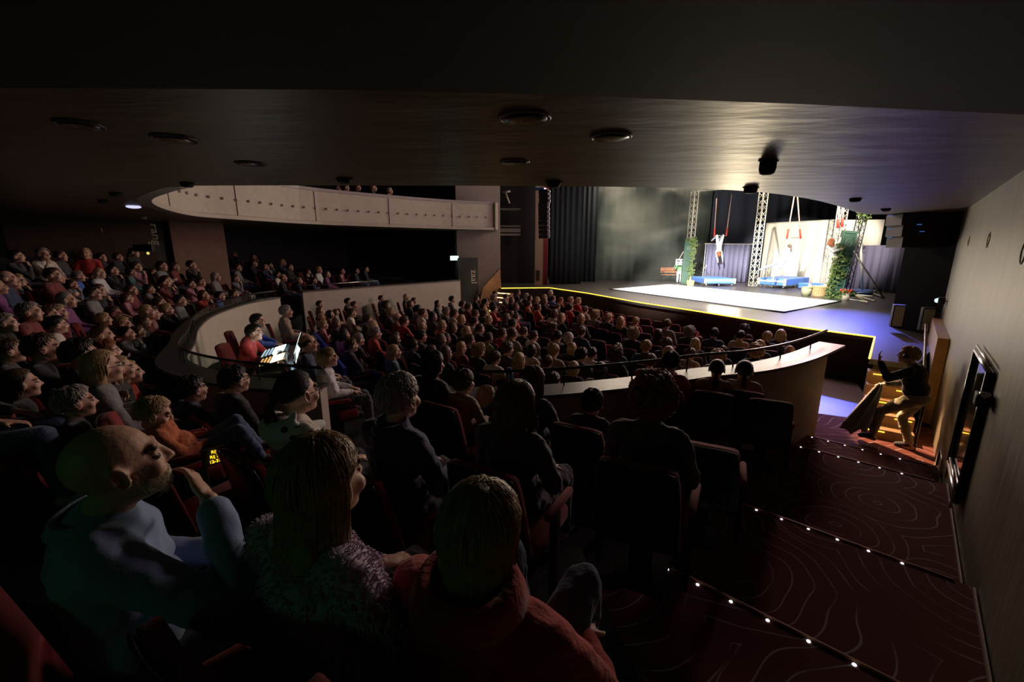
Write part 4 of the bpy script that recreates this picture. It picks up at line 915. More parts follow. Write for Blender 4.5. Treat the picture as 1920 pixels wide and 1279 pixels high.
# ---- theatre seat
def rb(bm, c, s, rot=None, bev=.03): box(bm, c, s, rot, bev)
def seat_meshes():
    S = {}
    bm = bmnew(); rb(bm, (0, .06, .37), (.46, .46, .12), RX(.06), .04); S['seat_cushion'] = (evalmesh(bm, [('BEVEL', dict(width=.006))]), M_RED)
    bm = bmnew(); N = 8; rows = []
    for j in range(7):
        t = j/6; z = .40+.53*t; y = -.165-.115*t; hw = .225-.03*t**3; row = []
        for i in range(N+1):
            x = -hw+2*hw*i/N; row.append((x, y-.03*(1-(x/hw)**2)*.8, z-(.02*(x/hw)**4 if j == 6 else 0)))
        rows.append(row)
    def shellm(dy, th):
        bm = bmnew(); F = [[bm.verts.new((x, y+dy, z)) for x, y, z in r] for r in rows]; G = [[bm.verts.new((x, y+dy-th, z)) for x, y, z in r] for r in rows]
        for Q in (F, G):
            for a, b in zip(Q, Q[1:]):
                for i in range(N): bm.faces.new((a[i], a[i+1], b[i+1], b[i]))
        for i in range(N): bm.faces.new((F[0][i], F[0][i+1], G[0][i+1], G[0][i])); bm.faces.new((F[-1][i], F[-1][i+1], G[-1][i+1], G[-1][i]))
        for a, b, c, d in zip(F, F[1:], G, G[1:]): bm.faces.new((a[0], b[0], d[0], c[0])); bm.faces.new((a[N], b[N], d[N], c[N]))
        bmesh.ops.recalc_face_normals(bm, faces=bm.faces)
        return evalmesh(bm, [('BEVEL', dict(width=.012, segments=2, limit_method='ANGLE'))])
    bm.free()
    S['backrest'] = (shellm(-.045, .05), M_RED); S['back_shell'] = (shellm(-.097, .014), M_SHELL)
    for s in (-1, 1):
        bm = bmnew(); rb(bm, (s*.262, .03, .585), (.045, .34, .05), None, .018); S['armrest%d' % s] = (evalmesh(bm, [('BEVEL', dict(width=.004))]), M_RED)
    bm = bmnew(); rb(bm, (0, -.02, .16), (.10, .26, .32), None, .015); rb(bm, (0, -.02, .012), (.3, .3, .024), None, .006)
    for s in (-1, 1): rb(bm, (s*.262, -.02, .30), (.03, .10, .54), None, .008)
    rb(bm, (0, -.05, .29), (.52, .05, .05), None, .008); S['pedestal'] = (evalmesh(bm, [('BEVEL', dict(width=.003))]), M_PED)
    for k, (me, m) in S.items(): me.materials.clear(); me.materials.append(m)
    return S
SEATM = seat_meshes(); SEATS = []
def theatre_seat(pos, heading, label, group, folded_up=False):
    o = empty('theatre_seat', label, 'seat', pos, math.atan2(-heading[0], heading[1]), group)
    for k, (me, m) in SEATM.items():
        c = bpy.data.objects.new(k.replace('-1', '').replace('1', ''), me); C.objects.link(c); c.parent = o
        if folded_up and k == 'seat_cushion':
            c.rotation_euler = (1.15, 0, 0); pv = V(0, -.10, .40); c.location = pv-Matrix.Rotation(1.15, 3, 'X') @ pv
    SEATS.append((Vector(pos), o)); return o
# ------------------------------------------------------------------ who sits where (head tops read off the photograph: u v hair cloth flags)
LEFT = """77 456 Sg W;148 454 Bb R;16 499 Ng N;55 491 Sn M;84 510 Sb G c;102 509 Sk N;120 512 Sg U;178 479 Sk K;221 478 Sn K;209 498 Lk K;186 503 Bb X;60 526 Sg M;116 529 Sn G c;
12 538 Bb P;173 534 Sk G g;119 548 Bg P;223 523 Sn K;228 537 Sn M;223 552 Sn I c;54 568 Sg M;110 573 Sb K chv;88 577 Sn M;227 575 Sn K g;31 588 Sg K;88 593 Sk W;75 628 Sn K;133 641 Sk K g;165 661 Bb G g;
225 667 Lb K;248 465 Pn K;267 491 Sn I;296 482 Sk G;311 493 Sn M;255 501 Sk T g;297 505 Sn K c;352 489 Sk K;312 520 Pk M;280 537 Sk G;373 516 Sn I c;398 511 Bg G;345 526 Sk I c;340 543 Sk G g;378 532 Bn R;
411 541 Sk U c;443 523 Sn G;438 538 Sn M c;298 548 Sn I;316 558 Sb K c;268 563 Bb M;281 568 Sn I c;248 595 Sb K c;283 590 Cn K;240 612 Pk G;310 628 Sr G;345 661 Bb R c;410 668 Sk N c;480 659 Sk K g;
290 606 Sn Q c;140 470 Sn Q;30 470 Sk Q;330 510 Sn Q;205 590 Sb M c;190 612 Pn Q;255 650 Bn Q;20 640 Sn Q;70 690 Bn Q;150 720 Sg Q"""
FAR = """421 479 Sn K;440 473 Sg K;475 476 Bn K;446 495 Sn G;479 487 Sn K;498 495 Nn N;508 492 Bk T;526 486 Bb N;544 495 Sn K;521 510 Sn W c;538 512 Nn K;564 521 Sb K c;578 505 Sn W c;598 500 Sb X;
587 521 Sn N c;607 508 Bn P;642 503 Ln I;671 502 Bk K;684 499 Sk K"""
STALLS = """600 564 Sn K;601 576 Bn Q;617 581 Bk M;630 580 Bn V c;604 588 Sb I c;629 598 Bn K;653 559 Sk K;664 565 Sn K;670 580 Sn W;676 591 Sb U c;690 590 Sn K;715 554 Sk K g;724 565 Cn K;733 577 Sb K;746 587 Ng M;707 602 Bb K;
645 617 Bk I;661 632 Sn K;678 628 Sg K;721 619 Sg R;735 623 Sn K c;739 647 Bb T;608 602 Sb I c;762 551 Bb K;770 563 Bn K;776 559 Sk K c;784 572 Sk G;793 579 Sn W;821 563 Lk K;848 555 Sk G;868 564 Sn K;879 568 Sn M;
894 554 Sn K;906 568 Sk K;838 576 Sg K;852 580 Sn V;894 580 Sn K;812 584 Lk Q;870 591 Bb Q;822 600 Bb O;768 594 Sn R;792 603 Ng V;845 603 Bn K;885 594 Sk W;877 615 Bb K;907 583 Sn K c;927 573 Sk R;922 592 Bb K;
926 610 Pn K;930 618 Sn R c;800 623 Sk K;822 622 Bn K;841 629 Bk K;877 628 Sn K;917 623 Sn V;777 632 Sk N;757 630 Bn G;860 639 Lb M;809 648 Sn K;836 650 Ln K;914 647 Cb K;937 657 Sn W;930 642 Sn Q;
929 545 Sn Q;927 552 Sg K;911 561 Sk Y;949 551 Sn G;960 557 Bn K;972 543 Sn K;989 550 Sg K;993 553 Lk K;1008 556 Lb K;994 565 Sn O;1008 571 Sn O c;1022 552 Sb K;1033 544 Sw K;1032 559 Bn K;1045 556 Sn U;1052 557 Sr O;
1036 569 Sn K c;1067 556 Sb K;1081 557 Sb R;1070 571 Sk R;1098 574 Sn V;1041 580 Bn W;1066 588 Lb Q;1078 588 Bb Q;1090 612 Sn N;1036 607 Cn K;968 588 Sn O;958 584 Sn K c;945 587 Bn Q;962 598 Sk N;968 568 Ln K;
953 612 Pn V;981 614 Sn K;1001 622 Sn W;1022 620 Sk A;1060 623 Sw K;1049 647 Sb V;1067 648 Sk K;1091 646 Bb K;961 658 Lb M;1010 650 Bk W;1033 668 Sn K;1066 676 Bb K;
1119 583 Cb G;1139 587 Sb K;1164 593 Lb K;1193 595 Sb M;1251 599 Sn G;1188 616 Cb K;1235 617 Lk K;1214 639 Sb N;1255 635 Sn K;1108 653 Sk W;1125 647 Cn K;1159 644 Sn T;1119 678 Bk V;1219 664 Sn M;1252 649 Lb K;
1297 614 Cg K;1335 615 Sk N;1396 609 Ck K;1399 621 Sk V;1429 621 Sb K;1465 618 Fb N;1305 634 Lb K;1439 639 Lb N;1467 646 Ng K;1355 649 Sk N;1417 647 Cb K;1299 654 Sn V;1340 657 Cb W;1480 651 Sn K c;1038 702 Sk A c"""
def parse(t):
    out = []
    for s in t.replace('\n', '').split(';'):
        q = s.split(); out.append((float(q[0]), float(q[1]), q[2][0], q[2][1], q[3], q[4] if len(q) > 4 else ''))
    return out
HN = dict(S='short %s hair', L='long %s hair', B='chin length %s hair', N='thin receding %s hair', P='tied back %s hair', C='curly %s hair', F='full wavy %s hair')
TARGET = Vector((10.5, 20.5))
def top(s): return 1.285*s+(1-s)*.44
REC = []
def interp(x, T):
    if x <= T[0][0]: return T[0][1]
    for (a, b), (c, d) in zip(T, T[1:]):
        if x <= c: return b+(d-b)*(x-a)/(c-a)
    return T[-1][1]
def prior(u, v, area):
    if area == 'far tier': return 18
    near_ = interp(v, [(456, 9), (500, 9), (540, 6.8), (590, 4.8), (640, 4.1), (667, 3.6), (720, 3.0)]); far_ = interp(v, [(480, 12.5), (510, 12), (540, 10.5), (570, 8), (600, 6.4), (640, 5), (665, 4.3), (720, 3.3)])
    return near_+(far_-near_)*max(0, min(1, (u-160)/120))
def solve(lst, area):
    for (u, v, st, hc, cl, fl) in lst:
        ch = 'c' in fl; best = None
        if area == 'stalls':
            ss = (.72, .76, .8, .84, .88) if ch else (.92, .96, 1.0, 1.04)
            for k in range(24):
                for s in ss:
                    z = .1
                    for _ in range(3): p = PZ(u, v+1, z+top(s)); z = stall_z(p)
                    D = polydist(p, SEDGE)[0]; c = abs(D-(1.35+.92*k))+abs(s-(.8 if ch else 1))*.6
                    if p.y > 2 and (best is None or c < best[0]): best = (c, k, s, Vector((p.x, p.y, z)))
        else:
            pr = prior(u, v, area)
            for q in range(31):
                y = pr*(.78+.5*q/30); p = PY(u, v+1, y); D, sg = polydist(p, RING)
                if sg < 0: continue
                for k in range(7):
                    fz = tier_z(p, k); s = (p.z-fz-.44)/.845; lo, hi_ = (.70, .9) if ch else (.9, 1.06); sc = max(lo, min(hi_, s))
                    c = abs(D-(.86+.9*k))+3*abs(s-sc)+1.2*abs(math.log(y/pr))
                    if best is None or c < best[0]: best = (c, k, sc, Vector((p.x, p.y, fz)))
        if best: REC.append(dict(u=u, v=v, st=st, hc=hc, cl=cl, fl=fl, area=area, k=best[1], s=best[2], p=best[3]))
solve(parse(LEFT), 'left tier'); solve(parse(FAR), 'far tier'); solve(parse(STALLS), 'stalls')
# keep neighbours a seat apart
HERO = []      # floor points of the near people, placed first
def near(u, v, k, s, **kw):
    z = tier_z((0, 3), k) if k < 3 else zr(-1.75)
    for _ in range(3): p = PZ(u, v, z+top(s)); z = tier_z(p, k) if k < 3 else zr(-1.75)
    r = dict(p=Vector((p.x, p.y, z)), s=s, k=k, **kw); HERO.append(r); return r
near(208, 787, 3, 1.0, st='', hc='g', cl='X', pose_='hero_man', label='bald person with grey beard in light blue jacket, hand at mouth', sk=0)
near(600, 824, 3, .97, st='L', hc='m', cl='I', label='person with very long fair hair in fluffy lilac cardigan, beside the bald person', pose_='lap')
near(905, 914, 3, .90, st='B', hc='m', cl='R', label='child with glossy blond hair hunched in a red jacket', pose_='kid_hunch', pants='J')
near(556, 700, 2, 1.0, st='P', hc='k', cl='W', ex='g', label='person with glasses and spotted pale hood, dark hair pulled back', pose_='lap')
near(748, 706, 2, 1.03, st='S', hc='g', cl='N', label='grey haired person in a navy jacket seen from behind', pose_='lap')
near(968, 719, 2, .97, st='F', hc='n', cl='Q', label='person with wavy brown hair and bare neck in dark top', pose_='lap')
near(1228, 712, 2, .98, st='C', hc='r', cl='Q', label='person with big curly auburn hair and dark grey top', pose_='lap')
near(870, 699, 1, .80, st='S', hc='n', cl='A', label='child with tousled short hair in a pale brown shirt', pose_='lap')
near(1000, 689, 1, .97, st='L', hc='n', cl='N', label='person with straight glossy brown hair behind the wavy haired one', pose_='lap')
near(1112, 736, 1, .76, st='S', hc='k', cl='K', label='child with close cropped dark hair, low in the seat beside the auburn curls', pose_='lap')
near(812, 660, 1, .98, st='B', hc='k', cl='K', label='dark haired person with ear showing, near the parapet gap', pose_='lap')
near(912, 727, 0, .72, st='B', hc='b', cl='N', label='small child with streaky blonde hair low behind the parapet', pose_='lap')
near(1260, 662, 0, .97, st='S', hc='k', cl='R', label='person with cropped dark hair and red collar at the parapet', pose_='lap')
near(1346, 676, 0, .90, st='P', hc='k', cl='A', label='child with dark ponytail at the parapet, left of a pair', pose_='lap')
near(1399, 677, 0, .88, st='P', hc='k', cl='A', label='child with dark hair in loose bun at the parapet, right of a pair', pose_='forward')
ZK = zr(-2.12); KID = PZ(316, 750, ZK+.98); KID.z = ZK
JEANS = PZ(112, 792, zr(-1.75)+.57)-Vector((.86, .5, 0))*.5; JEANS.z = zr(-1.75)
PTS = [(r['p'], .54) for r in HERO]+[(KID, .5), (KID+Vector((.35, .25, 0)), .5), (KID+Vector((.2, -.25, 0)), .5), (JEANS, .5)]
for r in REC:
    r['fixed'] = False
for it in range(30):
    for i, a in enumerate(REC):
        for b in REC[i+1:]:
            if a['area'] != b['area']: continue
            d = (a['p']-b['p']); d.z = 0; L = d.length
            if L < .55:
                if L < 1e-3: d = Vector((1, 0, 0)); L = 1
                h = TARGET-Vector((a['p'].x, a['p'].y)); h.normalize(); lat = Vector((h.y, -h.x, 0)); sgn = 1 if d.dot(lat) >= 0 else -1
                q = (d/L*.5+lat*sgn*.5)*(.55-d.length)*.5; a['p'] += q; b['p'] -= q
        for hp, rad in PTS:
            if a['area'] == 'stalls': continue
            d = a['p']-hp; d.z = 0
            if d.length < .55: a['p'] += d.normalized()*(.55-d.length)
for r in REC:
    if r['area'] != 'stalls':
        D, sg = polydist(r['p'], RING); D *= sg
        if D < .86:
            q = min((Vector((p[0], p[1], 0)) for p in offset(RING, .9)), key=lambda q: (q-Vector((r['p'].x, r['p'].y, 0))).length); v_ = q-Vector((r['p'].x, r['p'].y, 0)); r['p'].x += v_.x*.8; r['p'].y += v_.y*.8
REC = [r for r in REC if r['p'].to_2d().length > 2.0 or r['area'] == 'stalls']
for r in REC: r['p'].z = stall_z(r['p']) if r['area'] == 'stalls' else tier_z(r['p'], r['k'])
def nth(n): return '%d%s' % (n, 'th' if 10 <= n % 100 <= 20 else {1: 'st', 2: 'nd', 3: 'rd'}.get(n % 10, 'th'))
rows = {}
for r in REC: rows.setdefault((r['area'], r['k']), []).append(r)
areas = {}
for (a, k) in sorted(rows): areas.setdefault(a, []).append(k)
rnd = random.Random(11)
SEATLAB = {'left tier': ('red theatre seat holding a spectator in the crowded left tier', 'occupied seats in the left tier'), 'far tier': ('red theatre seat behind the long straight parapet on the far side', 'occupied seats in the far tier'),
           'stalls': ('dark backed red theatre seat holding a spectator in the stalls', 'occupied seats in the stalls')}
for (a, k), L_ in rows.items():
    L_.sort(key=lambda r: r['u']); rn = areas[a].index(k)+1
    for i, r in enumerate(L_):
        who = 'child' if 'c' in r['fl'] else 'person'
        lab = '%s with %s in %s, %s from left, %s %s row' % (who, HN[r['st']] % HCN[r['hc']], CLN[r['cl']], nth(i+1), nth(rn), a)
        h = TARGET-Vector((r['p'].x, r['p'].y)); h.normalize(); an = rnd.uniform(-.2, .2); h = Vector((h.x*math.cos(an)-h.y*math.sin(an), h.x*math.sin(an)+h.y*math.cos(an)))
        if r['u'] < 160 and r['v'] < 470: h = Vector((.9, -.1)) if r['u'] < 100 else Vector((.55, -.8))
        ps = rnd.choice(['lap', 'lap', 'crossed', 'chin'] if a != 'stalls' else ['lap', 'lap', 'crossed'])
        person(r['p'], h, lab, r['st'], r['hc'], r['cl'], ps, r['s'], sk=rnd.choice([0, 0, 1, 2]), hs=1.30 if 'c' in r['fl'] else 1.12, extras=r['fl'].replace('c', ''), group='spectators in the '+a, seed=rnd.choice([0, 1]), pants=rnd.choice('KNQQJ'))
        hh = TARGET-Vector((r['p'].x, r['p'].y)); hh.normalize()
        theatre_seat(r['p'], hh, *SEATLAB[a])
# free seats in the front stalls, in rows parallel to the stage edge
S2 = [Vector((p.x, p.y, 0)) for p in SEDGE]; cnt = 0
for k in range(0, 6):
    Lr = offset(S2, 1.35+.92*k); acc = 0; pos = .6
    for a, b in zip(Lr, Lr[1:]):
        L_ = (b-a).length
        while acc+L_ > pos:
            p = a+(b-a)*((pos-acc)/L_); pos += .56
            if p.x < 2.2 or p.x > 5.6 or polydist(p, RING)[0] < .6 or polydist(p, RING)[1] > 0 and p.y < 6: continue
            if any((q-p).to_2d().length < .5 for q, _ in SEATS): continue
            if cnt < 46: p.z = stall_z(p); h = TARGET-p.to_2d(); h.normalize(); theatre_seat(p, h, 'empty dark backed theatre seat in the front stalls facing the stage', 'empty seats in the front stalls', True); cnt += 1
        acc += L_
# the near rows
GL = 'people in the nearest rows'
for r in HERO:
    h = TARGET-r['p'].to_2d(); h.normalize()
    if r['pose_'] == 'hero_man': h = Vector((.72, .69))
    child = r['s'] < .9
    o = person(r['p'], h, r['label'], r['st'], r['hc'], r['cl'], r['pose_'], r['s'], hi=True, sk=r.get('sk', 2), hs=1.27 if child else (1.02 if r['pose_'] == 'hero_man' else 1.1), extras=r.get('ex', ''), group=GL, pants=r.get('pants', 'Q'), tilt=.12 if r['pose_'] == 'hero_man' else 0.0)
    r['o'] = o; theatre_seat(r['p'], h, 'red theatre seat with dark shell holding someone in the nearest rows', 'seats in the nearest rows')
man = HERO[0]['o']
for c in man.children:
    if c.name.startswith('shirt'): c.name = 'jacket'; c.material_slots[0].material = mat('pale_blue_wool', (.22, .31, .52), .9, bump=.08, bscale=160, var=.05, sheen=.3)
# beard for the bald person
bm = bmnew(); rr_ = random.Random(3)
for _ in range(900):
    a = rr_.uniform(-1.45, 1.45); z = rr_.uniform(-.105, -.045) if abs(a) < .9 else rr_.uniform(-.085, -.01)
    rx = .064; p = V(math.sin(a)*rx, .012+math.cos(a)*.078-max(0, -z-.08)*.5, z)
    tube(bm, [p, p+V(math.sin(a)*.006, math.cos(a)*.005, -.006)], [.0014, .0006], 3, caps=False)
b_ = fin(bm, 'beard', hairm('w'), parent=man); b_.location = POSE['hero_man']['hc']; b_.scale = (1.02,)*3; b_.rotation_euler = (.12, 0, 0)
# fluffy pile on the lilac cardigan
def fluff(o, m, n=7000, L=.015):
    sh = [c for c in o.children if c.name.startswith('shirt')][0]; me = sh.data; bm = bmnew(); r_ = random.Random(5); vs = me.vertices
    for _ in range(n):
        v = vs[r_.randrange(len(vs))]; d = (v.normal+V(r_.uniform(-.6, .6), r_.uniform(-.6, .6), r_.uniform(-.9, .2))).normalized(); tube(bm, [v.co-v.normal*.003, v.co+d*L*.6, v.co+d*L+V(0, 0, -.006)], [.0022, .0018, .0007], 3, caps=False)
    f = fin(bm, 'knit_pile', m, parent=sh); f['kind'] = 'stuff'; return sh
sh = fluff(HERO[1]['o'], mat('lilac_yarn', (.52, .40, .54), .95, sheen=.4)); sh.material_slots[0].material = mat('lilac_yarn', (.52, .40, .54), .95)
# hood of the person with glasses
hood = HERO[3]['o']; bm = bmnew()
ell(bm, V(0, -.13, .99), (.15, .10, .085)); cap(bm, V(-.13, -.1, 1.0), V(-.09, .06, .97), .045, .03, 10); cap(bm, V(.13, -.1, 1.0), V(.09, .06, .97), .045, .03, 10); cap(bm, V(.1, -.12, 1.05), V(.135, -.11, 1.11), .03, .012, 8); cap(bm, V(-.1, -.12, 1.05), V(-.135, -.11, 1.11), .03, .012, 8)
me = fuse(bm, .009, 4)
hm = mat('spotted_hood', (.60, .66, .62), .9); nt = hm.node_tree
tc = nt.nodes.new('ShaderNodeTexCoord'); vo = nt.nodes.new('ShaderNodeTexVoronoi'); vo.inputs['Scale'].default_value = 13; rp = nt.nodes.new('ShaderNodeValToRGB')
nt.links.new(tc.outputs['Object'], vo.inputs[0]); nt.links.new(vo.outputs['Distance'], rp.inputs[0]); rp.color_ramp.interpolation = 'CONSTANT'; rp.color_ramp.elements[0].color = (.03, .03, .04, 1); rp.color_ramp.elements[1].color = (.60, .66, .62, 1); rp.color_ramp.elements[1].position = .24
nt.links.new(rp.outputs[0], nt.nodes['Principled BSDF'].inputs['Base Color'])
link('spotted_hood', me, hm, parent=hood); me.materials.clear(); me.materials.append(hm)
# jacket collars and hoods for navy jacket and red jacket
def collar(o, m, z=1.02, r=.078, y=-.075, th=.014, h=.05, nm='collar'):
    bm = bmnew(); pts = [V(math.sin(a)*r, y+.0+math.cos(a)*r*.9, z+.012*math.cos(a)) for a in [(.5+(2*PI-1)*i/20) for i in range(21)]]
    inner = [V(p.x*.92, y+(p.y-y)*.92, p.z+h) for p in pts]; rings = [[bm.verts.new(p), bm.verts.new(q), bm.verts.new(q+(q-V(0, y, q.z)).normalized()*th), bm.verts.new(p+(p-V(0, y, p.z)).normalized()*th*1.6)] for p, q in zip(pts, inner)]
    bridge(bm, rings, 4); bm.faces.new(rings[0][::-1]); bm.faces.new(rings[-1]); fin(bm, nm, m, True, parent=o)
collar(HERO[4]['o'], clothm('N'), r=.085); collar(man, MATS['pale_blue_wool'], r=.088, h=.03); collar(HERO[2]['o'], clothm('R'), r=.11, h=.06, th=.03); collar(HERO[12]['o'], clothm('R'), r=.08, h=.03)
# further seats of the nearest rows with nobody in view
for (u, v, k, lb) in [(1440, 732, 0, 'large empty dark backed seat at the aisle end of the front near row'), (1330, 800, 1, 'empty dark seat with blue glint on its top edge, left of the aisle'),
                      (395, 800, 2, 'empty red seat with glowing amber number display on its side')]:
    z = tier_z((0, 2), k); p = PZ(u, v, z+.92); p.z = z; h = TARGET-p.to_2d(); h.normalize(); s_ = theatre_seat(p, h, lb, None, 'red seat' not in lb)
    if 'group' in s_: del s_['group']
# seat number display
q = PZ(402, 856, zr(-1.3)); nd_ = empty('seat_number_display', 'small glowing amber seat display reading Rij 2 12-37 below the red seat', 'display', q, .75)
bm = bmnew(); box(bm, (0, .012, 0), (.13, .02, .11)); fin(bm, 'housing', M_BLACK, parent=nd_)
for i, (s, z_) in enumerate([('Rij', .032), ('Rij 2', 0), ('12-37', -.032)]): t = text('lettering', s, glow('amber_digits', (1, .6, .02), 1.6), .027, parent=nd_); t.rotation_euler = (PI/2, 0, 0); t.location = (0, -.003, z_)
# sleeping child slumped in a red seat
pose('slouch', hc=V(0, -.12, 1.0), nb=V(0, -.13, .84), ch=V(0, -.08, .74), be=V(0, .03, .62), pe=V(0, .14, .54), sh=[V(-.15, -.1, .81), V(.15, -.1, .81)], el=[V(-.22, .05, .62), V(.22, .05, .62)], wr=[V(-.09, .24, .66), V(.09, .24, .66)],
     hip=[V(-.09, .16, .54), V(.09, .16, .54)], kn=[V(-.1, .5, .74), V(.1, .52, .7)], an=[V(-.1, .68, .42), V(.12, .68, .36)], ft=[V(-.1, .82, .38), V(.12, .8, .3)])
p = KID
person(p, (.8, .6), 'child slumped in a red seat, orange top and blue jeans', 'S', 'b', 'O', 'slouch', .80, hi=True, sk=2, hs=1.3, group=None, pants='J', tilt=-.35); theatre_seat(p, (.8, .6), 'red lit theatre seat holding the slumped child in orange', None)
# jeans wearer at the picture's left edge
p = JEANS; person(p, (.86, .5), 'person at the left picture edge, only blue jeans knees in view', 'S', 'n', 'Q', 'lap', 1.0, sk=1, group=None, pants='J'); theatre_seat(p, (.86, .5), 'orange red seat at the left picture edge under the jeans', None)
# water bottle on the parapet
q = PZ(957, 722, PTOP); bm = bmnew(); cap(bm, (0, 0, .03), (0, 0, .13), .034, .034, 12); cap(bm, (0, 0, .15), (0, 0, .19), .018, .016, 10); fin(bm, 'water_bottle', mat('blue_bottle', (.06, .25, .42), .2, trans=.3), True, label='small blue water bottle on the parapet cap', cat='bottle', loc=q)
# people in the upper balcony, just above its rail
for (u, v, st, hc, cl, lb) in [(633, 346, 'S', 'n', 'K', 'balcony spectator with hand at chin, leftmost of the five above the rail'), (649, 346, 'S', 'n', 'G', 'balcony spectator in a patterned grey top, second from left'),
        (671, 346, 'L', 'r', 'K', 'balcony spectator with auburn hair, middle of the five'), (701, 347, 'L', 'b', 'K', 'balcony spectator with long blonde hair, fourth from left'), (731, 353, 'S', 'w', 'V', 'balcony spectator with pale round hair, rightmost of the five')]:
    best = min(bf, key=lambda p: abs(p.x/p.y-(u-960)/800*.985)+(10 if p.y < 11 else 0)); y = best.y+1.25; p = PY(u, v, y)
    person(Vector((p.x, p.y, p.z-1.285)), (.9, .1), lb, st, hc, cl, 'chin' if 'chin' in lb else 'lap', 1.0, sk=2, hs=1.15, group='spectators in the upper balcony')
    theatre_seat(Vector((p.x, p.y, p.z-1.285)), (.9, .1), 'theatre seat behind the balcony rail under a spectator', 'balcony seats')

# ------------------------------------------------------------------ sound desk bay
DZ = zr(-2.5)
bm = bmnew(); prism(bm, [(-6.6, 9.6), (-6.2, 7.3), (-5.0, 6.0), (-3.4, 5.15), (-2.2, 4.85), (-1.9, 6.4), (-3.1, 8.4), (-4.6, 10.2)], DZ-.3, DZ); struct(bm, 'floor', M_DARKFLOOR)
def at_bay(u, v, s): p = PZ(u, v, DZ+top(s)); p.z = DZ; return p
OPG = None
p = at_bay(455, 604, 1.0); person(p, (.93, .2), 'sound operator in a red shirt leaning to the mixing desk', 'S', 'k', 'R', 'forward', 1.0, hi=True, hs=1.12, group=None); theatre_seat(p, (.93, .2), 'dark chair of the sound operator in red', None)
p = at_bay(464, 585, 1.0); person(p, (.9, .35), 'lighting operator in a bright blue shirt beside the amber lamp', 'S', 'k', 'U', 'forward', 1.0, hi=True, hs=1.12, group=None, sk=2); theatre_seat(p, (.9, .35), 'dark chair of the lighting operator in blue', None)
p = at_bay(536, 574, 1.0); person(p, (.85, .5), 'grey haired person in tan jacket beyond the sound desk, before the parapet', 'S', 'g', 'A', 'lap', 1.0, hi=True, hs=1.12, group=None); theatre_seat(p, (.85, .5), 'red seat under the grey haired person in tan', None)
p = at_bay(577, 629, 1.0); person(p, (.85, .5), 'bald person in dark shirt right of the lit screens', 'N', 'k', 'N', 'lap', 1.0, hi=True, hs=1.12, group=None); theatre_seat(p, (.85, .5), 'dark seat under the bald person by the screens', None)
p = at_bay(615, 655, .92); person(p, (.9, .45), 'blonde person in a lavender top right of the bald one', 'B', 'b', 'X', 'lap', .92, hi=True, hs=1.15, group=None, sk=2); theatre_seat(p, (.9, .45), 'dark seat under the blonde person in lavender', None)
dk = PZ(533, 668, zr(-1.78)); A_ = math.atan2(.38, .92)
desk = empty('control_desk', 'dark control desk carrying the lit consoles', 'desk', (dk.x, dk.y, DZ), A_-PI/2)
bm = bmnew(); box(bm, (0.1, 0.1, .70), (1.9, .85, .04), None, .006); fin(bm, 'desk_top', M_BLACKG, parent=desk)
for x in (-.8, 1.0):
    bm = bmnew(); box(bm, (x, .1, .34), (.05, .75, .68)); fin(bm, 'side_panel', M_BLACK, parent=desk)
def conv(o, p): return o.location+Matrix.Rotation(o.rotation_euler.z, 3, 'Z') @ V(*p)
def console(p, w, d, tilt, lb, col, s, cols, keycol, rzz=0):
    o = empty('lighting_console' if 'amber' in lb else 'mixing_console', lb, 'console', conv(desk, p), desk.rotation_euler.z+rzz); R_ = RX(tilt)
    bm = bmnew(); box(bm, R_ @ V(0, 0, 0), (w, d, .05), R_, .008); fin(bm, 'body', M_BLACK, parent=o)
    bm = bmnew(); box(bm, R_ @ V(0, d*.2, .030), (w*.86, d*.42, .006), R_); fin(bm, 'screen', glow('scr_'+lb[:8], col, s), parent=o)
    bm = bmnew()
    for i in range(cols):
        for j in range(3): box(bm, R_ @ V(-w*.42+w*.84*i/(cols-1), -d*.1-d*.13*j, .032), (w*.03, d*.06, .012), R_)
    fin(bm, 'keys', mat('keys_'+lb[:6], keycol, .4, emit=keycol, estr=.6), parent=o); return o
console((-.05, -.14, .79), .55, .42, .25, 'mixing console with bluish white lit screen, nearest the viewer', (.6, .85, 1), 3.2, 12, (.5, .7, .8))
console((.58, -.1, .79), .5, .42, .25, 'lighting console glowing amber under the desk lamp', (1, .75, .45), 3.5, 10, (.8, .5, .2))
def screen(p, w, h, lb, rzz, tilt, rowsn):
    o = empty('monitor', lb, 'monitor', conv(desk, p), desk.rotation_euler.z+rzz); R_ = RX(-tilt)
    bm = bmnew(); box(bm, R_ @ V(0, .012, h/2), (w, .03, h), R_, .006); fin(bm, 'case', M_BLACK, parent=o)
    bm = bmnew(); box(bm, R_ @ V(0, -.006, h/2), (w*.94, .006, h*.9), R_); sc = fin(bm, 'screen', glow('screen_white', (.72, 1, .98), 2.0), parent=o)
    bm = bmnew()
    for j in range(rowsn):
        for i in range(8): box(bm, R_ @ V(-w*.4+w*.8*i/7, -.011, h*(.18+.64*j/max(1, rowsn-1))), (w*.05, .004, h*.16), R_)
    fin(bm, 'screen_readout', M_BLACK, parent=sc)
    bm = bmnew(); box(bm, (0, .03, -.03), (.16, .12, .05)); fin(bm, 'stand', M_BLACK, parent=o)
screen((-.02, .17, .78), .58, .30, 'lit monitor with dark fader columns behind the near console', 0, .35, 2)
screen((.66, .22, .80), .56, .24, 'lit monitor with pale teal screen, farther and higher', .1, .35, 1)
o = empty('desk_lamp', 'small amber gooseneck lamp standing on the sound desk', 'lamp', conv(desk, (.85, .12, .72)))
bm = bmnew(); cap(bm, (0, 0, 0), (0, 0, .01), .05, .05, 12); fin(bm, 'base', M_BLACK, parent=o); bm = bmnew(); tube(bm, [(0, 0, 0), (0, 0, .22), (-.05, -.02, .28), (-.12, -.04, .27)], .008, 6); fin(bm, 'gooseneck', M_STEEL, parent=o)
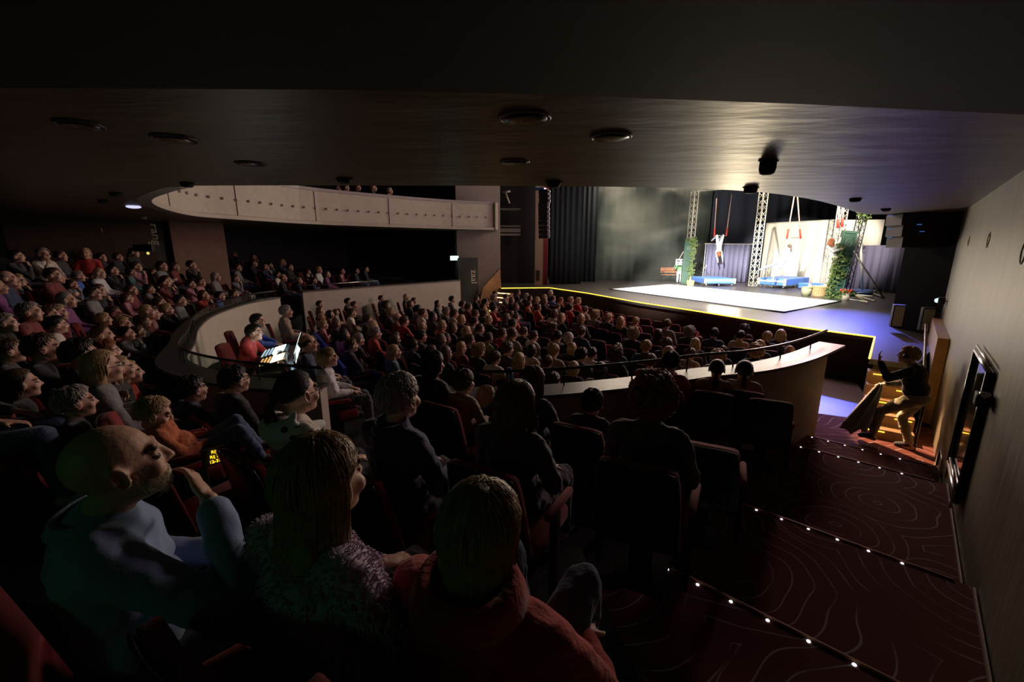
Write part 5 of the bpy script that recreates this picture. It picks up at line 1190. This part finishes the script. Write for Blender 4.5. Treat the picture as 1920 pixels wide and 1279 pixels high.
bm = bmnew(); cap(bm, (-.12, -.04, .255), (-.14, -.05, .235), .018, .02, 8); fin(bm, 'bulb', glow('bulb_amber', (1, .7, .25), 12), parent=o)
for nm, pp, en, col in (('desk_lamp_light', (.72, .05, .96), 3.2, (1, .65, .25)), ('screen_light', (.0, .05, 1.0), 2.2, (.6, .75, 1))):
    l = bpy.data.lights.new(nm, 'POINT'); l.energy = en; l.color = col; l.shadow_soft_size = .06; lo = bpy.data.objects.new(nm, l); C.objects.link(lo); lo.location = conv(desk, pp)
# low partition at the stalls side of the bay, blue light put into its colour
a = PZ(592, 622, zr(-1.95)); b = PZ(650, 690, zr(-1.95)); bm = bmnew(); a.z = b.z = 0; t = (b-a).normalized(); n = Vector((t.y, -t.x, 0))*.05; strip(bm, [a, b], [a+n, b+n], .0, zr(-1.95))
fin(bm, 'low_partition', mat('blue_light_partition', (.02, .05, .5), .6), label='low bright blue partition between the sound desk and the stalls', cat='partition')

# ------------------------------------------------------------------ person with headset hurrying over the landing
pose('hurry', hc=V(-.02, .17, 1.47), nb=V(0, .09, 1.31), ch=V(0, .05, 1.15), be=V(0, .01, .98), pe=V(0, -.02, .86), sh=[V(-.18, .07, 1.26), V(.18, .07, 1.26)], el=[V(-.31, .26, 1.14), V(.27, .20, 1.00)], wr=[V(-.30, .40, 1.37), V(-.02, .38, .97)],
     hd=[V(0, .1, 1), V(-1, .3, -.1)], hn=[V(.2, -1, 0), V(0, -.2, -1)], hip=[V(-.09, .0, .84), V(.09, -.02, .84)], kn=[V(-.13, .32, .56), V(.12, .13, .48)], an=[V(-.16, .36, .16), V(.12, -.02, .09)], ft=[V(-.17, .50, .10), V(.12, .13, .03)], fat=1.2)
q = PZ(1694, 845, 0.012); q.z = .012
rn = person(q, (-.5, .86), 'person with headset and dark sweater hurrying over the amber lit landing', 'S', 'b', 'K', 'hurry', 1.06, hi=True, hs=1.12, extras='h', group=None, pants='V'); rn.location.z = .012
# grey cloth carried
bm = bmnew(); N_ = 40; rw = []
tp_ = V(-.10, .42, 1.04)
for j in range(9):
    t = j/8; row = []
    for i in range(N_):
        a = 2*PI*i/N_; rad = (.05+.20*t**.8)*(1+.22*math.sin(a*7+t*2)+.1*math.sin(a*3)); row.append(bm.verts.new(tp_+V(-.22*t+math.cos(a)*rad*1.1, .16*t+math.sin(a)*rad*.6, -.78*t+.04*math.sin(a*5)*t)))
    rw.append(row)
bridge(bm, rw, N_); bm.faces.new(rw[0][::-1]); bm.faces.new(rw[-1])
fin(bm, 'grey_cloth', mat('grey_cloth_carried', (.30, .29, .28), .9, bump=.3, bscale=30), True, label='large gathered grey cloth carried by the hurrying person', cat='cloth', loc=rn.location, rz=rn.rotation_euler.z)

# ------------------------------------------------------------------ performers
WHT = 'W'
clothm('W')
MATS['costume_white'] = mat('costume_white', (.75, .77, .8), .7, bump=.2, bscale=20)
def setcloth(o, sm, pm):
    for c in o.children:
        if c.name.startswith('shirt'): c.material_slots[0].material = sm
        if c.name.startswith(('trousers', 'shoes')): c.material_slots[0].material = pm
CW = MATS['costume_white']
pose('read', el=[V(-.27, .12, .80), V(.27, .12, .80)], wr=[V(-.17, .30, 1.02), V(.17, .30, 1.02)], hd=[V(.2, .1, 1), V(-.2, .1, 1)], hn=[V(1, -.2, 0), V(-1, -.2, 0)], kn=[V(-.1, .44, .50), V(.1, .44, .50)], an=[V(-.06, .66, .12), V(.1, .66, .12)], ft=[V(-.06, .8, .06), V(.1, .8, .06)])
bp_ = Vector(bn.location)+V(.28, -.02, .02)
pr = person(bp_, (-.35, -.93), 'performer in white trousers and green banded top reading on the bench', 'S', 'n', 'W', 'read', 1.0, hi=True, hs=1.1, group=None, sk=2); setcloth(pr, mat('green_top', (.2, .55, .2), .7), CW)
nwp = empty('newspaper', 'open newspaper with dark pictures held up by the seated performer', 'newspaper', pr.location, pr.rotation_euler.z)
for s in (-1, 1):
    bm = bmnew(); box(bm, V(s*.14, .34-.02, 1.19), (.28, .006, .36), RZ(s*.14)); pg_ = fin(bm, 'page', mat('newsprint', (.72, .7, .66), .8), parent=nwp)
    bm = bmnew(); r_ = random.Random(s+5)
    for i in range(5): box(bm, V(s*.14+r_.uniform(-.08, .08), .352, 1.19+r_.uniform(-.13, .13)), (.06, .004, .06), RZ(s*.14))
    fin(bm, 'printed_pictures', M_BLACK, parent=pg_)
pose('hang_knees', kn=[V(-.2, 0, -.03), V(.2, 0, -.03)], an=[V(-.2, -.3, -.22), V(.2, -.3, -.22)], ft=[V(-.2, -.42, -.3), V(.2, -.42, -.3)], hip=[V(-.09, 0, -.48), V(.09, 0, -.48)], pe=V(0, 0, -.52), be=V(0, .02, -.67), ch=V(0, .04, -.83), nb=V(0, .05, -.98),
     hc=V(.06, .10, -1.10), sh=[V(-.16, .04, -.93), V(.16, .04, -.93)], el=[V(-.22, .08, -1.18), V(.15, .1, -1.2)], wr=[V(-.26, .1, -1.40), V(.06, .12, -1.42)], hd=[V(-.2, 0, -1), V(-.3, 0, -1)], hn=[V(0, -1, 0), V(0, -1, 0)])
b0 = PY(1350, 441, ty); a1 = person(b0, (.2, -1), 'acrobat hanging upside down by the knees from the left trapeze', 'F', 'r', 'W', 'hang_knees', 1.0, hi=True, hs=1.1, group=None, sk=2, tilt=PI); a1.location = b0; setcloth(a1, mat('green_white_top', (.45, .6, .45), .7), CW)
pose('hang_hands', hc=V(-.16, 0, -.45), nb=V(-.13, 0, -.62), ch=V(-.18, 0, -.78), be=V(-.28, 0, -.96), pe=V(-.42, 0, -1.12), sh=[V(-.28, 0, -.64), V(.02, 0, -.64)], el=[V(-.31, .02, -.36), V(.10, .02, -.36)], wr=[V(-.28, .0, -.09), V(.24, .0, -.09)],
     hd=[V(0, 0, 1), V(.2, 0, 1)], hn=[V(0, 1, 0), V(0, 1, 0)], hip=[V(-.50, .02, -1.16), V(-.40, -.04, -1.2)], kn=[V(-.93, .04, -1.36), V(-.65, -.06, -1.60)], an=[V(-1.35, .05, -1.52), V(-.82, -.08, -2.0)], ft=[V(-1.48, .05, -1.56), V(-.9, -.08, -2.12)], fat=.9)
b0 = (PY(1475.5, 446, ty2)+PY(1501, 446, ty2))/2; a2 = person(b0, (0, 1), 'acrobat in white swinging by the hands from the right trapeze', 'P', 'n', 'W', 'hang_hands', 1.0, hi=True, hs=1.08, group=None, sk=2); a2.location = b0; setcloth(a2, mat('costume_blue_white', (.36, .4, .5), .7), mat('costume_pale_blue', (.25, .33, .5), .7))
pose('climb', hc=V(-.14, 0, .72), nb=V(-.08, 0, .56), ch=V(-.02, 0, .42), be=V(.03, 0, .25), pe=V(.07, 0, .08), sh=[V(-.22, 0, .52), V(.10, 0, .54)], el=[V(-.12, -.2, .34), V(.26, 0, .84)], wr=[V(.12, -.22, .42), V(.40, 0, 1.16)], hd=[V(1, 0, .2), V(.3, 0, 1)], hn=[V(0, 1, 0), V(0, 1, 0)],
     hip=[V(-.02, 0, .05), V(.15, 0, .05)], kn=[V(.05, .1, -.38), V(.25, .05, -.36)], an=[V(.1, .2, -.78), V(.3, .15, -.76)], ft=[V(.1, .1, -.86), V(.3, .05, -.84)])
b0 = PY(1559, 487, 17.9); a3 = person(b0, (0, 1), 'acrobat with long curly auburn hair reaching up to the red loops', 'F', 'r', 'W', 'climb', 1.0, hi=True, hs=1.1, group=None, sk=2); a3.location = b0; setcloth(a3, mat('costume_ivory', (.5, .48, .42), .7), mat('costume_cream', (.45, .42, .28), .7))

# ------------------------------------------------------------------ thin haze drifting at the left rear of the stage
hz = bpy.data.materials.new('stage_haze'); hz.use_nodes = True; nt = hz.node_tree; nt.nodes.clear()
o_ = nt.nodes.new('ShaderNodeOutputMaterial'); vs_ = nt.nodes.new('ShaderNodeVolumeScatter'); tc = nt.nodes.new('ShaderNodeTexCoord'); mp = nt.nodes.new('ShaderNodeMapping'); no = nt.nodes.new('ShaderNodeTexNoise'); rp = nt.nodes.new('ShaderNodeMapRange')
mp.inputs['Scale'].default_value = (.35, .35, .55); no.inputs['Scale'].default_value = 1.0; no.inputs['Detail'].default_value = 3; no.inputs['Distortion'].default_value = .8
nt.links.new(tc.outputs['Object'], mp.inputs[0]); nt.links.new(mp.outputs[0], no.inputs[0]); nt.links.new(no.outputs[0], rp.inputs[0]); rp.inputs[1].default_value = .42; rp.inputs[2].default_value = .72; rp.inputs[3].default_value = 0.0; rp.inputs[4].default_value = .09
vs_.inputs['Color'].default_value = (.9, .93, .85, 1); vs_.inputs['Anisotropy'].default_value = .2
nt.links.new(rp.outputs[0], vs_.inputs['Density']); nt.links.new(vs_.outputs[0], o_.inputs['Volume'])
bm = bmnew(); box(bm, (7.6, 24.6, 4.9), (5.2, 6.4, 7.4)); h_ = fin(bm, 'haze', hz, label='thin greenish haze drifting at the left rear of the stage', cat='haze'); h_['kind'] = 'stuff'
